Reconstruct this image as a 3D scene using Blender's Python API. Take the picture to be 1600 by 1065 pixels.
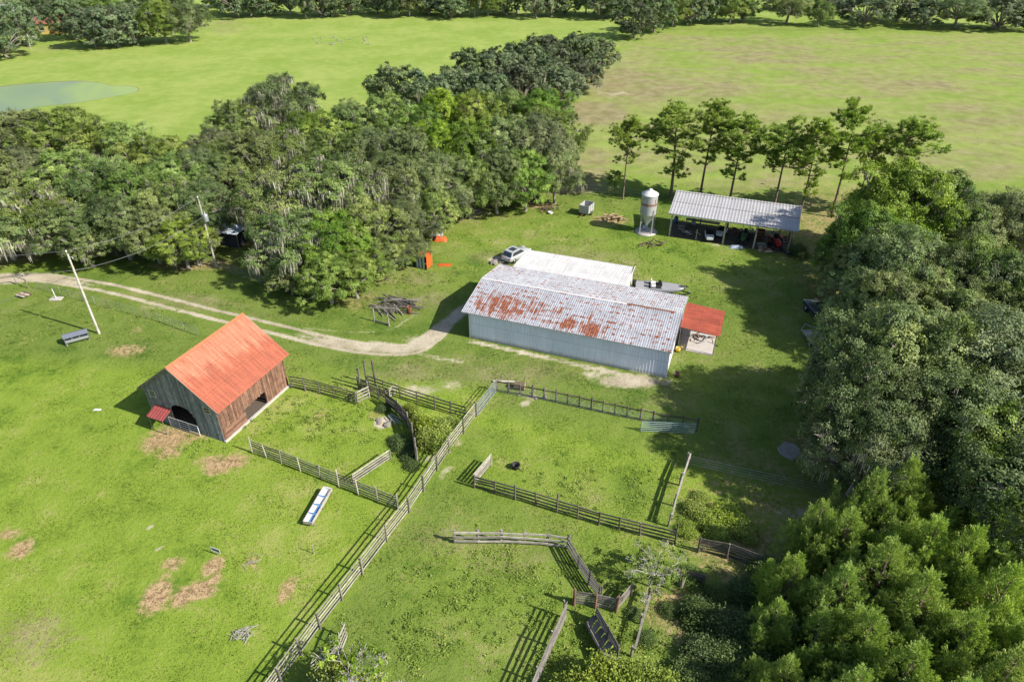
import bpy, bmesh, math, random
import numpy as np
from mathutils import Vector, Matrix

for o in list(bpy.data.objects):
    bpy.data.objects.remove(o)
scene = bpy.context.scene
COL = scene.collection
R_ = math.radians

# ------------------------------------------------------------------ camera
CAM_H, PITCH, FPX = 40.0, R_(34.0), 1067.0
cam_d = bpy.data.cameras.new('camera')
cam_d.sensor_width = 36.0
cam_d.lens = 24.0
cam_d.clip_end = 6000.0
cam = bpy.data.objects.new('camera', cam_d)
cam.location = (0, 0, CAM_H)
cam.rotation_euler = (math.pi / 2 - PITCH, 0, 0)
COL.objects.link(cam)
scene.camera = cam

# ------------------------------------------------------------------ sky and sun
SUN_AZ, SUN_EL = -23.2, 38.5          # direction towards the sun, degrees from +X
saz, sel = R_(SUN_AZ), R_(SUN_EL)
TO_SUN = Vector((math.cos(saz) * math.cos(sel), math.sin(saz) * math.cos(sel), math.sin(sel)))
world = bpy.data.worlds.new('World')
scene.world = world
world.use_nodes = True
wn = world.node_tree
wn.nodes.clear()
w_out = wn.nodes.new('ShaderNodeOutputWorld')
w_bg = wn.nodes.new('ShaderNodeBackground')
w_sky = wn.nodes.new('ShaderNodeTexSky')
w_sky.sky_type = 'NISHITA'
w_sky.sun_disc = False
w_sky.sun_elevation = sel
w_sky.sun_rotation = math.atan2(TO_SUN.x, TO_SUN.y)
w_bg.inputs['Strength'].default_value = 0.095
wn.links.new(w_sky.outputs[0], w_bg.inputs[0])
wn.links.new(w_bg.outputs[0], w_out.inputs[0])
sun_d = bpy.data.lights.new('sun', 'SUN')
sun_d.energy = 5.0
sun_d.angle = R_(0.53)
sun_d.color = (1.0, 0.94, 0.85)
sun = bpy.data.objects.new('sun', sun_d)
sun.rotation_euler = (-TO_SUN).to_track_quat('-Z', 'Y').to_euler()
sun.location = TO_SUN * 100
COL.objects.link(sun)
vs = scene.view_settings
vs.view_transform = 'Standard'
vs.look = 'None'
vs.exposure = 0.76
vs.gamma = 1.0

cy = scene.cycles
cy.max_bounces = 6
cy.diffuse_bounces = 3
cy.transmission_bounces = 3
cy.glossy_bounces = 3
cy.transparent_max_bounces = 4

# ------------------------------------------------------------------ survey helper: metres on the land from measured picture points
def G(px, py, z=0.0):
    cp, sp = math.cos(PITCH), math.sin(PITCH)
    a, b = (px - 800.0) / FPX, (py - 532.5) / FPX
    d = (a, cp - b * sp, -sp - b * cp)
    t = (z - CAM_H) / d[2]
    return Vector((d[0] * t, d[1] * t, z))

# ------------------------------------------------------------------ object helpers
def tag(o, label=None, cat=None, group=None, kind=None):
    if label: o['label'] = label
    if cat: o['category'] = cat
    if group: o['group'] = group
    if kind: o['kind'] = kind
    return o

def thing(name, label, cat, loc=(0, 0, 0), rotz=0.0, group=None):
    o = bpy.data.objects.new(name, None)
    o.empty_display_size = 0.2
    COL.objects.link(o)
    o.location = loc
    o.rotation_euler = (0, 0, rotz)
    return tag(o, label, cat, group)

def obj(name, mesh, parent=None, loc=(0, 0, 0), rot=(0, 0, 0), scale=(1, 1, 1), mat=None):
    o = bpy.data.objects.new(name, mesh)
    COL.objects.link(o)
    o.parent = parent
    o.location, o.rotation_euler, o.scale = loc, rot, scale
    if mat is not None:
        if mesh.materials:
            if mesh.materials[0] != mat:
                o.material_slots[0].link = 'OBJECT'
                o.material_slots[0].material = mat
        else:
            mesh.materials.append(mat)
    return o

class MB:
    """collects boxes, tubes, lathes and polygons; mesh() makes one mesh of them"""
    def __init__(s): s.v, s.f, s.sm = [], [], []
    def poly(s, pts, smooth=False):
        n = len(s.v); s.v += [tuple(p) for p in pts]; s.f.append(tuple(range(n, n + len(pts)))); s.sm.append(smooth)
        return s
    def faces(s, vs_, fs, smooth=False):
        n = len(s.v); s.v += [tuple(p) for p in vs_]
        for f in fs: s.f.append(tuple(i + n for i in f)); s.sm.append(smooth)
        return s
    def box(s, c, d, rz=0.0):
        x, y, z = d[0] / 2, d[1] / 2, d[2] / 2
        cs, sn = math.cos(rz), math.sin(rz)
        P = [(c[0] + (a * x) * cs - (b * y) * sn, c[1] + (a * x) * sn + (b * y) * cs, c[2] + e * z) for e in (-1, 1) for a, b in ((-1, -1), (1, -1), (1, 1), (-1, 1))]
        return s.faces(P, [(3, 2, 1, 0), (4, 5, 6, 7), (0, 1, 5, 4), (1, 2, 6, 5), (2, 3, 7, 6), (3, 0, 4, 7)])
    def bar(s, p, q, w, h, up=(0, 0, 1)):
        p, q = Vector(p), Vector(q); d = (q - p).normalized(); u = Vector(up)
        if abs(d.dot(u)) > .98: u = Vector((0, 1, 0))
        sd = d.cross(u).normalized() * (w / 2); u = sd.cross(d).normalized() * (h / 2)
        P = [p - sd - u, p + sd - u, p + sd + u, p - sd + u, q - sd - u, q + sd - u, q + sd + u, q - sd + u]
        return s.faces(P, [(0, 1, 2, 3), (7, 6, 5, 4), (1, 0, 4, 5), (2, 1, 5, 6), (3, 2, 6, 7), (0, 3, 7, 4)])
    def tube(s, pts, rad, n=6, cap=True, smooth=True):
        pts = [Vector(p) for p in pts]
        if not hasattr(rad, '__len__'): rad = [rad] * len(pts)
        vs_, fs = [], []
        for i, p in enumerate(pts):
            d = (pts[min(i + 1, len(pts) - 1)] - pts[max(i - 1, 0)]).normalized()
            a = d.cross(Vector((0.31, 0.17, 0.93))).normalized()
            if a.length < .1: a = d.cross(Vector((1, 0, 0))).normalized()
            b = d.cross(a)
            for k in range(n):
                t = 2 * math.pi * k / n
                vs_.append(p + (a * math.cos(t) + b * math.sin(t)) * rad[i])
        for i in range(len(pts) - 1):
            for k in range(n):
                k2 = (k + 1) % n
                fs.append((i * n + k, i * n + k2, (i + 1) * n + k2, (i + 1) * n + k))
        s.faces(vs_, fs, smooth)
        if cap:
            m = (len(pts) - 1) * n
            s.faces(vs_[:n], [tuple(range(n))[::-1]]); s.faces(vs_[m:], [tuple(range(n))])
        return s
    def lathe(s, prof, n=20, c=(0, 0, 0), smooth=True):
        vs_, fs = [], []
        for r, z in prof:
            for k in range(n):
                t = 2 * math.pi * k / n
                vs_.append((c[0] + r * math.cos(t), c[1] + r * math.sin(t), c[2] + z))
        for i in range(len(prof) - 1):
            for k in range(n):
                k2 = (k + 1) % n
                fs.append((i * n + k, i * n + k2, (i + 1) * n + k2, (i + 1) * n + k))
        return s.faces(vs_, fs, smooth)
    def loft(s, rings, cap=True, smooth=True):
        n = len(rings[0]); vs_ = [p for r in rings for p in r]; fs = []
        for i in range(len(rings) - 1):
            for k in range(n):
                k2 = (k + 1) % n
                fs.append((i * n + k, i * n + k2, (i + 1) * n + k2, (i + 1) * n + k))
        s.faces(vs_, fs, smooth)
        if cap:
            s.faces(rings[0], [tuple(range(n))[::-1]]); s.faces(rings[-1], [tuple(range(n))])
        return s
    def mesh(s, name, mat=None):
        me = bpy.data.meshes.new(name)
        me.from_pydata(s.v, [], s.f)
        me.polygons.foreach_set('use_smooth', s.sm)
        me.update()
        if mat: me.materials.append(mat)
        return me

def np_mesh(name, V, F, mat=None, attrs=None, smooth=False):
    """V (n,3), F (m,k) arrays"""
    me = bpy.data.meshes.new(name)
    V = np.asarray(V, np.float32); F = np.asarray(F, np.int32)
    m, k = F.shape
    me.vertices.add(len(V)); me.vertices.foreach_set('co', V.ravel())
    me.loops.add(m * k); me.loops.foreach_set('vertex_index', F.ravel())
    me.polygons.add(m); me.polygons.foreach_set('loop_start', np.arange(0, m * k, k, dtype=np.int32))
    if smooth: me.polygons.foreach_set('use_smooth', np.ones(m, bool))
    for nm, arr in (attrs or {}).items():
        a = me.attributes.new(nm, 'FLOAT', 'POINT'); a.data.foreach_set('value', np.asarray(arr, np.float32))
    me.update(calc_edges=True)
    if mat: me.materials.append(mat)
    return me

# ------------------------------------------------------------------ materials
class NT:
    def __init__(s, name):
        s.m = bpy.data.materials.new(name); s.m.use_nodes = True
        s.t = s.m.node_tree; s.t.nodes.clear()
        s.out = s.t.nodes.new('ShaderNodeOutputMaterial')
    def n(s, typ, **kw):
        nd = s.t.nodes.new('ShaderNode' + typ)
        for k, v in kw.items(): setattr(nd, k, v)
        return nd
    def put(s, sock, v):
        if v is None: return
        if isinstance(v, bpy.types.NodeSocket): s.t.links.new(v, sock)
        else:
            if isinstance(v, (tuple, list)) and len(v) == 3 and len(sock.default_value) == 4: v = (*v, 1.0)
            sock.default_value = v
    def math(s, op, a, b=None, c=None, clamp=False):
        nd = s.n('Math', operation=op); nd.use_clamp = clamp
        for i, v in enumerate((a, b, c)): s.put(nd.inputs[i], v)
        return nd.outputs[0]
    def mix(s, fac, a, b, mode='MIX'):
        nd = s.n('Mix', data_type='RGBA', blend_type=mode)
        s.put(nd.inputs[0], fac); s.put(nd.inputs[6], a); s.put(nd.inputs[7], b)
        return nd.outputs[2]
    def noise(s, vec, scale, detail=3, rough=.55, dist=0.0):
        nd = s.n('TexNoise'); nd.noise_dimensions = '3D'
        s.put(nd.inputs['Vector'], vec); nd.inputs['Scale'].default_value = scale
        nd.inputs['Detail'].default_value = detail; nd.inputs['Roughness'].default_value = rough; nd.inputs['Distortion'].default_value = dist
        return nd.outputs[0]
    def ramp(s, fac, lo, hi):
        nd = s.n('MapRange'); nd.interpolation_type = 'SMOOTHSTEP'
        s.put(nd.inputs[0], fac); nd.inputs[1].default_value = lo; nd.inputs[2].default_value = hi
        return nd.outputs[0]
    def pos(s): return s.n('NewGeometry').outputs['Position']
    def obj(s): return s.n('TexCoord').outputs['Object']
    def rnd(s): return s.n('ObjectInfo').outputs['Random']
    def attr(s, nm): return s.n('Attribute', attribute_name=nm).outputs['Fac']
    def scl(s, vec, v):
        nd = s.n('Mapping'); s.put(nd.inputs[0], vec); nd.inputs['Scale'].default_value = v
        return nd.outputs[0]
    def bump(s, h, strength=.3, dist=.05, normal=None):
        nd = s.n('Bump'); s.put(nd.inputs['Normal'], normal); nd.inputs['Strength'].default_value = strength; nd.inputs['Distance'].default_value = dist
        s.put(nd.inputs['Height'], h); return nd.outputs[0]
    def bsdf(s, col, rough=.8, metal=0.0, normal=None, spec=.3, coat=0.0):
        b = s.n('BsdfPrincipled')
        s.put(b.inputs['Base Color'], col); s.put(b.inputs['Roughness'], rough); s.put(b.inputs['Metallic'], metal)
        b.inputs['Specular IOR Level'].default_value = spec; b.inputs['Coat Weight'].default_value = coat
        if normal is not None: s.put(b.inputs['Normal'], normal)
        s.t.links.new(b.outputs[0], s.out.inputs[0]); return b

def mat_simple(name, col, rough=.7, metal=0., var=.25, scale=4., spec=.3, coat=0., bump=.0):
    t = NT(name); p = t.obj()
    n = t.noise(p, scale, 4, .6)
    dark = tuple(c * (1 - var) for c in col); lite = tuple(min(1, c * (1 + var)) for c in col)
    c = t.mix(n, dark, lite)
    t.bsdf(c, rough, metal, t.bump(n, bump, .02) if bump else None, spec, coat)
    return t.m

def mat_wood(name, col, col2, along=(1, 0, 0), worn=.4):
    """weathered board: grain stretched along the board, each board its own tone"""
    t = NT(name); p = t.obj(); r = t.rnd()
    off = t.n('VectorMath', operation='ADD'); t.put(off.inputs[0], t.pos()); 
    cmb = t.n('CombineXYZ'); t.put(cmb.inputs[0], t.math('MULTIPLY', r, 17.0)); t.put(cmb.inputs[1], t.math('MULTIPLY', r, 31.0))
    t.put(off.inputs[1], cmb.outputs[0])
    g = t.noise(t.scl(p, (2.5, 14, 14) if along[0] else (14, 14, 2.5)), 1.0, 4, .65)
    b = t.noise(off.outputs[0], 2.2, 3, .6)
    f = t.math('ADD', t.math('MULTIPLY', g, .5), t.math('MULTIPLY', b, .5))
    c = t.mix(t.ramp(f, .34, .64), col, col2)
    hs = t.n('HueSaturation'); t.put(hs.inputs['Value'], t.math('MULTIPLY_ADD', r, .6, .7)); t.put(hs.inputs['Color'], c)
    t.bsdf(hs.outputs[0], .85, 0, t.bump(f, .4, .03), .15)
    return t.m

def mat_leaf(name, dark, mid, lite, trans=.28, objvar=.25):
    t = NT(name); a = t.attr('tint'); r = t.rnd()
    c = t.mix(t.ramp(a, .05, .55), dark, mid)
    c = t.mix(t.ramp(a, .5, 1.0), c, lite)
    hs = t.n('HueSaturation'); t.put(hs.inputs['Color'], c)
    t.put(hs.inputs['Hue'], t.math('MULTIPLY_ADD', r, objvar * .13, .5 - objvar * .065))
    t.put(hs.inputs['Value'], t.math('MULTIPLY_ADD', t.math('FRACT', t.math('MULTIPLY', r, 7.31)), objvar * 2, 1 - objvar))
    t.put(hs.inputs['Saturation'], t.math('MULTIPLY_ADD', t.math('FRACT', t.math('MULTIPLY', r, 3.77)), objvar, 1 - objvar * .6))
    b = t.n('BsdfPrincipled'); t.put(b.inputs['Base Color'], hs.outputs[0]); b.inputs['Roughness'].default_value = .55; b.inputs['Specular IOR Level'].default_value = .25
    tr = t.n('BsdfTranslucent'); t.put(tr.inputs[0], t.mix(1.0, hs.outputs[0], (1.15, 1.2, .55), 'MULTIPLY'))
    ms = t.n('MixShader'); ms.inputs[0].default_value = trans
    t.t.links.new(b.outputs[0], ms.inputs[1]); t.t.links.new(tr.outputs[0], ms.inputs[2]); t.t.links.new(ms.outputs[0], t.out.inputs[0])
    return t.m
# ------------------------------------------------------------------ the land
def pasture_material(name):
    t = NT(name); p = t.pos()
    n0 = t.noise(p, .016, 3, .5)
    n1 = t.noise(p, .075, 4, .6)
    n2 = t.noise(p, .38, 4, .6)
    n3 = t.noise(p, 2.3, 4, .65)
    n4 = t.noise(p, 9.0, 3, .7)
    lush, dry, dirt, straw, pale = (t.attr(k) for k in ('lush', 'dry', 'dirt', 'straw', 'pale'))
    m = t.math('ADD', t.math('MULTIPLY', n1, .42), t.math('ADD', t.math('MULTIPLY', n2, .34), t.math('MULTIPLY', n3, .24)))
    yard = t.mix(t.ramp(m, .37, .51), (.082, .145, .023), (.152, .208, .042))
    yard = t.mix(t.ramp(m, .51, .63), yard, (.235, .248, .085))
    limeg = t.mix(t.ramp(m, .37, .5), (.096, .168, .021), (.198, .276, .038))
    limeg = t.mix(t.ramp(m, .5, .62), limeg, (.29, .318, .085))
    g = t.mix(lush, yard, limeg)
    far = t.mix(t.ramp(m, .38, .62), (.20, .285, .052), (.295, .352, .095))
    g = t.mix(pale, g, far)
    st = t.noise(t.scl(p, (.085, .2, 1)), 1., 5, .65)
    # dry, mown or grazed-off patches
    dm = t.ramp(t.math('ADD', dry, t.math('MULTIPLY', t.math('SUBTRACT', t.math('ADD', t.math('MULTIPLY', n1, .4), t.math('ADD', t.math('MULTIPLY', st, .6), t.math('MULTIPLY', n3, .5))), .75), 2.0)), .2, .85)
    dryc = t.mix(t.ramp(n2, .3, .7), (.20, .175, .085), (.30, .262, .145))
    g = t.mix(dm, g, dryc)
    sm = t.ramp(t.math('ADD', straw, t.math('MULTIPLY', t.math('SUBTRACT', t.math('ADD', t.math('MULTIPLY', n2, .4), t.math('MULTIPLY', n3, .6)), .5), 2.3)), .15, .95)
    strawc = t.mix(t.ramp(t.math('ADD', t.math('MULTIPLY', n3, .5), t.math('MULTIPLY', n4, .5)), .4, .6), (.17, .10, .06), (.50, .36, .20))
    g = t.mix(sm, g, strawc)
    em = t.ramp(t.math('ADD', dirt, t.math('MULTIPLY', t.math('SUBTRACT', t.math('ADD', t.math('MULTIPLY', n2, .45), t.math('ADD', t.math('MULTIPLY', n3, .45), t.math('MULTIPLY', n4, .3))), .6), 1.5)), .32, .72)
    sand = t.mix(t.ramp(t.math('ADD', t.math('MULTIPLY', n2, .5), t.math('MULTIPLY', n4, .5)), .35, .65), (.31, .255, .18), (.54, .475, .37))
    g = t.mix(em, g, sand)
    # every tuft its own tone
    g = t.mix(t.math('MULTIPLY', t.ramp(t.math('ADD', t.math('MULTIPLY', n4, .6), t.math('MULTIPLY', n3, .4)), .4, .66), .36), g, t.mix(1.0, g, (.5, .58, .42), 'MULTIPLY'))
    upv = t.n('CombineXYZ'); upv.inputs[2].default_value = 1.0
    t.bsdf(g, .92, 0, t.bump(t.math('ADD', t.math('MULTIPLY', n3, .7), t.math('MULTIPLY', n4, .5)), .7, .2, upv.outputs[0]), .05)
    return t.m
M_PASTURE = pasture_material('pasture')

def axis(lo, hi, step, out, grow=1.09):
    a = list(np.arange(lo, hi + 1e-6, step)); s = step
    while a[-1] < out: s *= grow; a.append(a[-1] + s)
    s = step
    while a[0] > -out: s *= grow; a.insert(0, a[0] - s)
    return np.array(a)
GX = axis(-58, 42, .5, 2600)
GY = axis(18, 98, .5, 3200); GY = GY[GY > -400]

def ell(X, Y, px, py, rx, ry, val=1.0, rot=0.0):
    """soft ellipse on the land, centre and half-axes measured in the picture, laid out in metres"""
    c = G(px, py); a = (G(px + rx, py) - c).length; b = (G(px, py - ry) - G(px, py + ry)).length / 2
    dx, dy = X - c.x, Y - c.y; cs, sn = math.cos(rot), math.sin(rot)
    u, v = (dx * cs + dy * sn) / a, (-dx * sn + dy * cs) / b
    return val * np.clip(1.6 - np.sqrt(u * u + v * v) * 1.1, 0, 1)
def seg(X, Y, p, q, w, val=1.0):
    p, q = G(*p), G(*q); dx, dy = q.x - p.x, q.y - p.y; L = dx * dx + dy * dy
    t = np.clip(((X - p.x) * dx + (Y - p.y) * dy) / L, 0, 1)
    d = np.hypot(X - p.x - t * dx, Y - p.y - t * dy)
    return val * np.clip(1.5 - d / w, 0, 1)
def side(X, Y, p, q, soft):
    p, q = G(*p), G(*q); dx, dy = q.x - p.x, q.y - p.y; L = math.hypot(dx, dy)
    return np.clip(.5 + ((X - p.x) * -dy + (Y - p.y) * dx) / L / soft, 0, 1)   # 1 on the left of p->q
def land_attrs(X, Y):
    mx = np.maximum
    lush = side(X, Y, (443, 1065), (775, 612), 1.5) * side(X, Y, (775, 606), (440, 585), 3.0)
    lush = mx(lush, side(X, Y, (310, 520), (30, 446), 2) * (1 - side(X, Y, (440, 560), (300, 510), 2)))
    lush = mx(lush, .75 * ell(X, Y, 870, 720, 170, 65)); lush = mx(lush, .45 * ell(X, Y, 780, 900, 160, 110))
    lush = mx(lush, .55 * ell(X, Y, 980, 820, 110, 60)); lush = mx(lush, .5 * ell(X, Y, 900, 390, 330, 60))
    lush = mx(lush, .6 * ell(X, Y, 60, 410, 130, 14)); lush = mx(lush, .4 * ell(X, Y, 850, 1000, 120, 80))
    fl = side(X, Y, (700, 230), (975, 66), 8) * np.clip((Y - 84) / 10, 0, 1)
    pale = mx(fl, np.clip((Y - 235) / 14, 0, 1))
    fr = (1 - side(X, Y, (700, 230), (975, 66), 8)) * np.clip((Y - 99) / 8, 0, 1) * np.clip((238 - Y) / 8, 0, 1)
    pale = mx(pale, fr * .8); lush = mx(lush * (1 - fr), fr * .75)
    dry = fr * .46
    for e in ((980, 130, 110, 32, .75), (930, 175, 70, 22, .85), (1100, 140, 90, 18, .7), (1200, 80, 150, 22, .6), (1290, 120, 70, 20, .6), (1400, 130, 90, 14, .62), (1460, 125, 60, 9, .62),
              (1540, 180, 110, 22, .66), (1080, 60, 90, 8, .55), (910, 250, 60, 40, .62), (1020, 220, 120, 50, .5), (1180, 260, 200, 40, .5), (1500, 250, 120, 40, .55), (1340, 90, 60, 8, .55), (1450, 65, 60, 6, .5), (900, 290, 70, 14, .8)):
        dry = mx(dry, ell(X, Y, *e[:4]) * e[4])
    dry = mx(dry, .42 * ell(X, Y, 760, 575, 300, 34)); dry = mx(dry, .38 * ell(X, Y, 880, 420, 260, 60)); dry = mx(dry, .34 * ell(X, Y, 760, 900, 170, 120)); dry = mx(dry, .4 * ell(X, Y, 1000, 610, 100, 40))
    dry = mx(dry, .35 * ell(X, Y, 640, 450, 120, 40)); dry = mx(dry, .45 * ell(X, Y, 350, 40, 60, 12)); dry = mx(dry, .35 * ell(X, Y, 80, 80, 90, 12)); dry = mx(dry, .4 * ell(X, Y, 1010, 500, 100, 60))
    dry = mx(dry, .55 * ell(X, Y, 660, 435, 40, 14)); dry = mx(dry, .45 * ell(X, Y, 340, 480, 160, 14, rot=-.3)); dry = mx(dry, .35 * ell(X, Y, 60, 990, 90, 50))
    dirt = .5 * ell(X, Y, 250, 480, 30, 4)
    for p, q, w, v in (((735, 533), (1042, 599), .42, .68), ((640, 545), (690, 512), .9, .9), ((690, 512), (740, 470), .9, .8), ((650, 552), (720, 566), .4, .55), ((580, 536), (650, 545), .6, .6),
                       ((740, 472), (790, 408), .7, .6), ((470, 512), (560, 520), .2, .5), ((560, 520), (612, 515), .2, .55), ((612, 515), (650, 490), .2, .5), ((690, 700), (720, 690), .4, .6), ((660, 720), (700, 705), .4, .6), ((690, 745), (700, 730), .4, .5)):
        dirt = mx(dirt, seg(X, Y, p, q, w, v))
    for e in ((985, 596, 62, 12, .72), (940, 585, 40, 8, .5), (665, 530, 36, 10, .5), (598, 660, 13, 9, 1.), (1235, 705, 16, 14, .7), (300, 30, 60, 3, .8), (780, 405, 18, 5, .9), (830, 620, 16, 6, .7), (820, 632, 12, 4, .7),
              (1150, 378, 80, 12, .4), (660, 610, 40, 12, .5), (560, 590, 20, 6, .4), (700, 600, 30, 10, .42), (735, 330, 20, 7, .6), (1250, 800, 40, 14, .5), (10, 435, 60, 8, .9), (235, 824, 5, 5, .8), (247, 855, 6, 4, .8), (530, 63, 42, 5, .62), (960, 150, 60, 6, .55), (830, 300, 30, 8, .5)):
        dirt = mx(dirt, ell(X, Y, *e[:4]) * e[4])
    straw = 0 * X
    for e in ((245, 930, 23, 26, 1), (285, 932, 18, 16, 1), (312, 922, 28, 15, 1), (333, 885, 17, 16, 1), (338, 905, 9, 9, 1), (270, 880, 17, 11, .85), (447, 920, 13, 24, .85), (461, 903, 10, 8, .75), (34, 857, 20, 15, .9), (12, 834, 22, 8, .8),
              (262, 685, 36, 22, .9), (265, 706, 22, 10, .9), (300, 680, 30, 10, .7), (350, 722, 38, 12, .9), (335, 735, 22, 8, .9), (20, 400, 60, 12, .7), (300, 415, 80, 8, .6), (200, 547, 34, 10, .7), (215, 515, 12, 6, .5), (390, 880, 18, 14, .5),
              (870, 282, 50, 8, .6), (740, 305, 30, 8, .5), (690, 415, 8, 4, .3), (830, 318, 24, 8, .7), (955, 345, 34, 10, .6), (585, 648, 12, 8, .5), (500, 650, 20, 8, .4), (1110, 815, 40, 16, .45), (1060, 960, 60, 50, .55), (1340, 700, 120, 40, .6), (560, 470, 40, 14, .4), (1250, 900, 200, 200, .5),
              (50, 370, 200, 14, .6), (200, 340, 200, 40, .6), (500, 300, 200, 80, .6), (700, 260, 150, 70, .6), (1450, 480, 170, 200, .7)):
        straw = mx(straw, ell(X, Y, *e[:4]) * e[4])
    return dict(lush=lush, dry=dry, dirt=dirt, straw=straw, pale=pale)

XX, YY = np.meshgrid(GX, GY)
nx, ny = len(GX), len(GY)
idx = np.arange(nx * ny).reshape(ny, nx)
gf = np.stack([idx[:-1, :-1], idx[:-1, 1:], idx[1:, 1:], idx[1:, :-1]], -1).reshape(-1, 4)
gV = np.stack([XX.ravel(), YY.ravel(), 0 * XX.ravel()], -1)
ground = obj('ground', np_mesh('ground', gV, gf, M_PASTURE, land_attrs(XX.ravel(), YY.ravel())))
tag(ground, 'flat green pasture and farmyard ground with worn sandy and straw patches', kind='structure')

# sandy two-track drive: its own sheet, ruts and grassy crown across its width
drv = [(-60, 446), (0, 437), (55, 433), (110, 440), (165, 449), (220, 462), (275, 476), (330, 490), (385, 503), (440, 516), (495, 530), (550, 541), (600, 546), (645, 545), (672, 530), (690, 512), (712, 492)]
def smooth_path(pts, n):
    out = []
    for i in range(len(pts) - 1):
        p0, p1, p2, p3 = pts[max(i - 1, 0)], pts[i], pts[i + 1], pts[min(i + 2, len(pts) - 1)]
        for k in range(n):
            t = k / n
            out.append(.5 * ((2 * p1) + (p2 - p0) * t + (2 * p0 - 5 * p1 + 4 * p2 - p3) * t * t + (3 * p1 - p0 - 3 * p2 + p3) * t ** 3))
    return out + [pts[-1]]
dp = smooth_path([G(*p) for p in drv], 10)
V, A, nw, half = [], [], 25, 2.3
for i, p in enumerate(dp):
    d = (dp[min(i + 1, len(dp) - 1)] - dp[max(i - 1, 0)]).normalized(); s = Vector((-d.y, d.x, 0))
    f = i / (len(dp) - 1)
    for k in range(nw):
        u = (k / (nw - 1) * 2 - 1)
        q = p + s * u * half; V.append((q.x, q.y, .006))
        crown = .15 + .8 * min(1, max(0, (f - .16) / .12)) * min(1, max(.1, (.66 - f) / .12))
        rut = max(0, 1.12 - abs(abs(u * half) - .8) / .5)
        mid = 1.35 - abs(u * half) / 1.25
        e = max(rut, mid * (1 - crown)) * (1 - max(0, (f - .93) / .07))
        A.append(min(1, max(0, e)) * .85)
V = np.array(V); A = np.array(A)
idx = np.arange(len(V)).reshape(-1, nw)
df = np.stack([idx[:-1, :-1], idx[:-1, 1:], idx[1:, 1:], idx[1:, :-1]], -1).reshape(-1, 4)[:, ::-1]
at = land_attrs(V[:, 0], V[:, 1]); at['dirt'] = np.maximum(A, at['dirt'] * .9)
tag(obj('dirt_track', np_mesh('dirt_track', V, df, M_PASTURE, at)), 'pale sandy two-track drive curving in from the left', kind='structure')

# pond
tW = NT('pond_water'); p = tW.pos()
algae = tW.ramp(tW.noise(p, .035, 3, .5, .8), .22, .55)
tW.bsdf(tW.mix(algae, (.15, .205, .15), (.24, .32, .115)), tW.math('MULTIPLY_ADD', algae, .2, .4), 0, tW.bump(tW.noise(p, 1.5, 2), .15, .02), .12)
pp = [(-60, 150), (0, 136), (60, 130), (115, 127), (150, 129), (175, 134), (205, 135), (216, 140), (205, 146), (170, 152), (130, 159), (100, 163), (60, 167), (20, 176), (-40, 186), (-90, 180)]
ring = smooth_path([G(*q) for q in pp + pp[:1]], 6)[:-1]
tag(obj('pond', MB().poly([(q.x, q.y, .012) for q in ring]).mesh('pond', tW.m)), 'shallow algae-tinted pond in the far left pasture', kind='structure')
tB = mat_simple('mud', (.16, .125, .07), .9, var=.5, scale=.8)
tag(obj('pond_bank', MB().poly([(q.x, q.y, .007) for q in [(a - Vector((-91, 158, 0))) * 1.03 + Vector((-91, 158, 0)) for a in ring]]).mesh('pond_bank', tB)), 'muddy bank round the far left pond', kind='structure')
# ------------------------------------------------------------------ trees
def nrmz(a): return a / np.maximum(np.linalg.norm(a, axis=-1, keepdims=True), 1e-9)
def leaf_faces(C, N, size, rng, aspect=.55, D=None):
    """one rhombic leaf spray per centre"""
    n = len(C)
    T = nrmz(np.cross(N, rng.normal(size=(n, 3))))
    if D is not None:
        T = nrmz(D); N = nrmz(N - T * (N * T).sum(1, keepdims=True))
    B = np.cross(N, T)
    s = size[:, None]
    bend = N * s * rng.uniform(-.25, .25, (n, 1))
    V = np.stack([C - T * s * .5, C - B * s * aspect * .5 + bend, C + T * s * .5, C + B * s * aspect * .5 + bend], 1).reshape(-1, 3)
    F = np.arange(4 * n).reshape(n, 4)
    return V, F
class Crown:
    def __init__(s): s.C, s.N, s.S, s.T, s.D = [], [], [], [], []
    def add(s, C, N, S, T, D=None):
        if D is not None: s.D.append(D)
        s.C.append(C); s.N.append(N); s.S.append(S); s.T.append(T)
    def mesh(s, name, mat, rng, aspect=.55):
        C, N, S, T = (np.concatenate(a) for a in (s.C, s.N, s.S, s.T))
        V, F = leaf_faces(C, nrmz(N), S, rng, aspect, np.concatenate(s.D) if s.D else None)
        return np_mesh(name, V, F, mat, dict(tint=np.repeat(np.clip(T, 0, 1), 4)))

def rand_dirs(rng, n, zmin=-1.):
    out = []
    while len(out) < n:
        v = rng.normal(size=3); v /= np.linalg.norm(v)
        if v[2] > zmin: out.append(v)
    return np.array(out)

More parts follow.
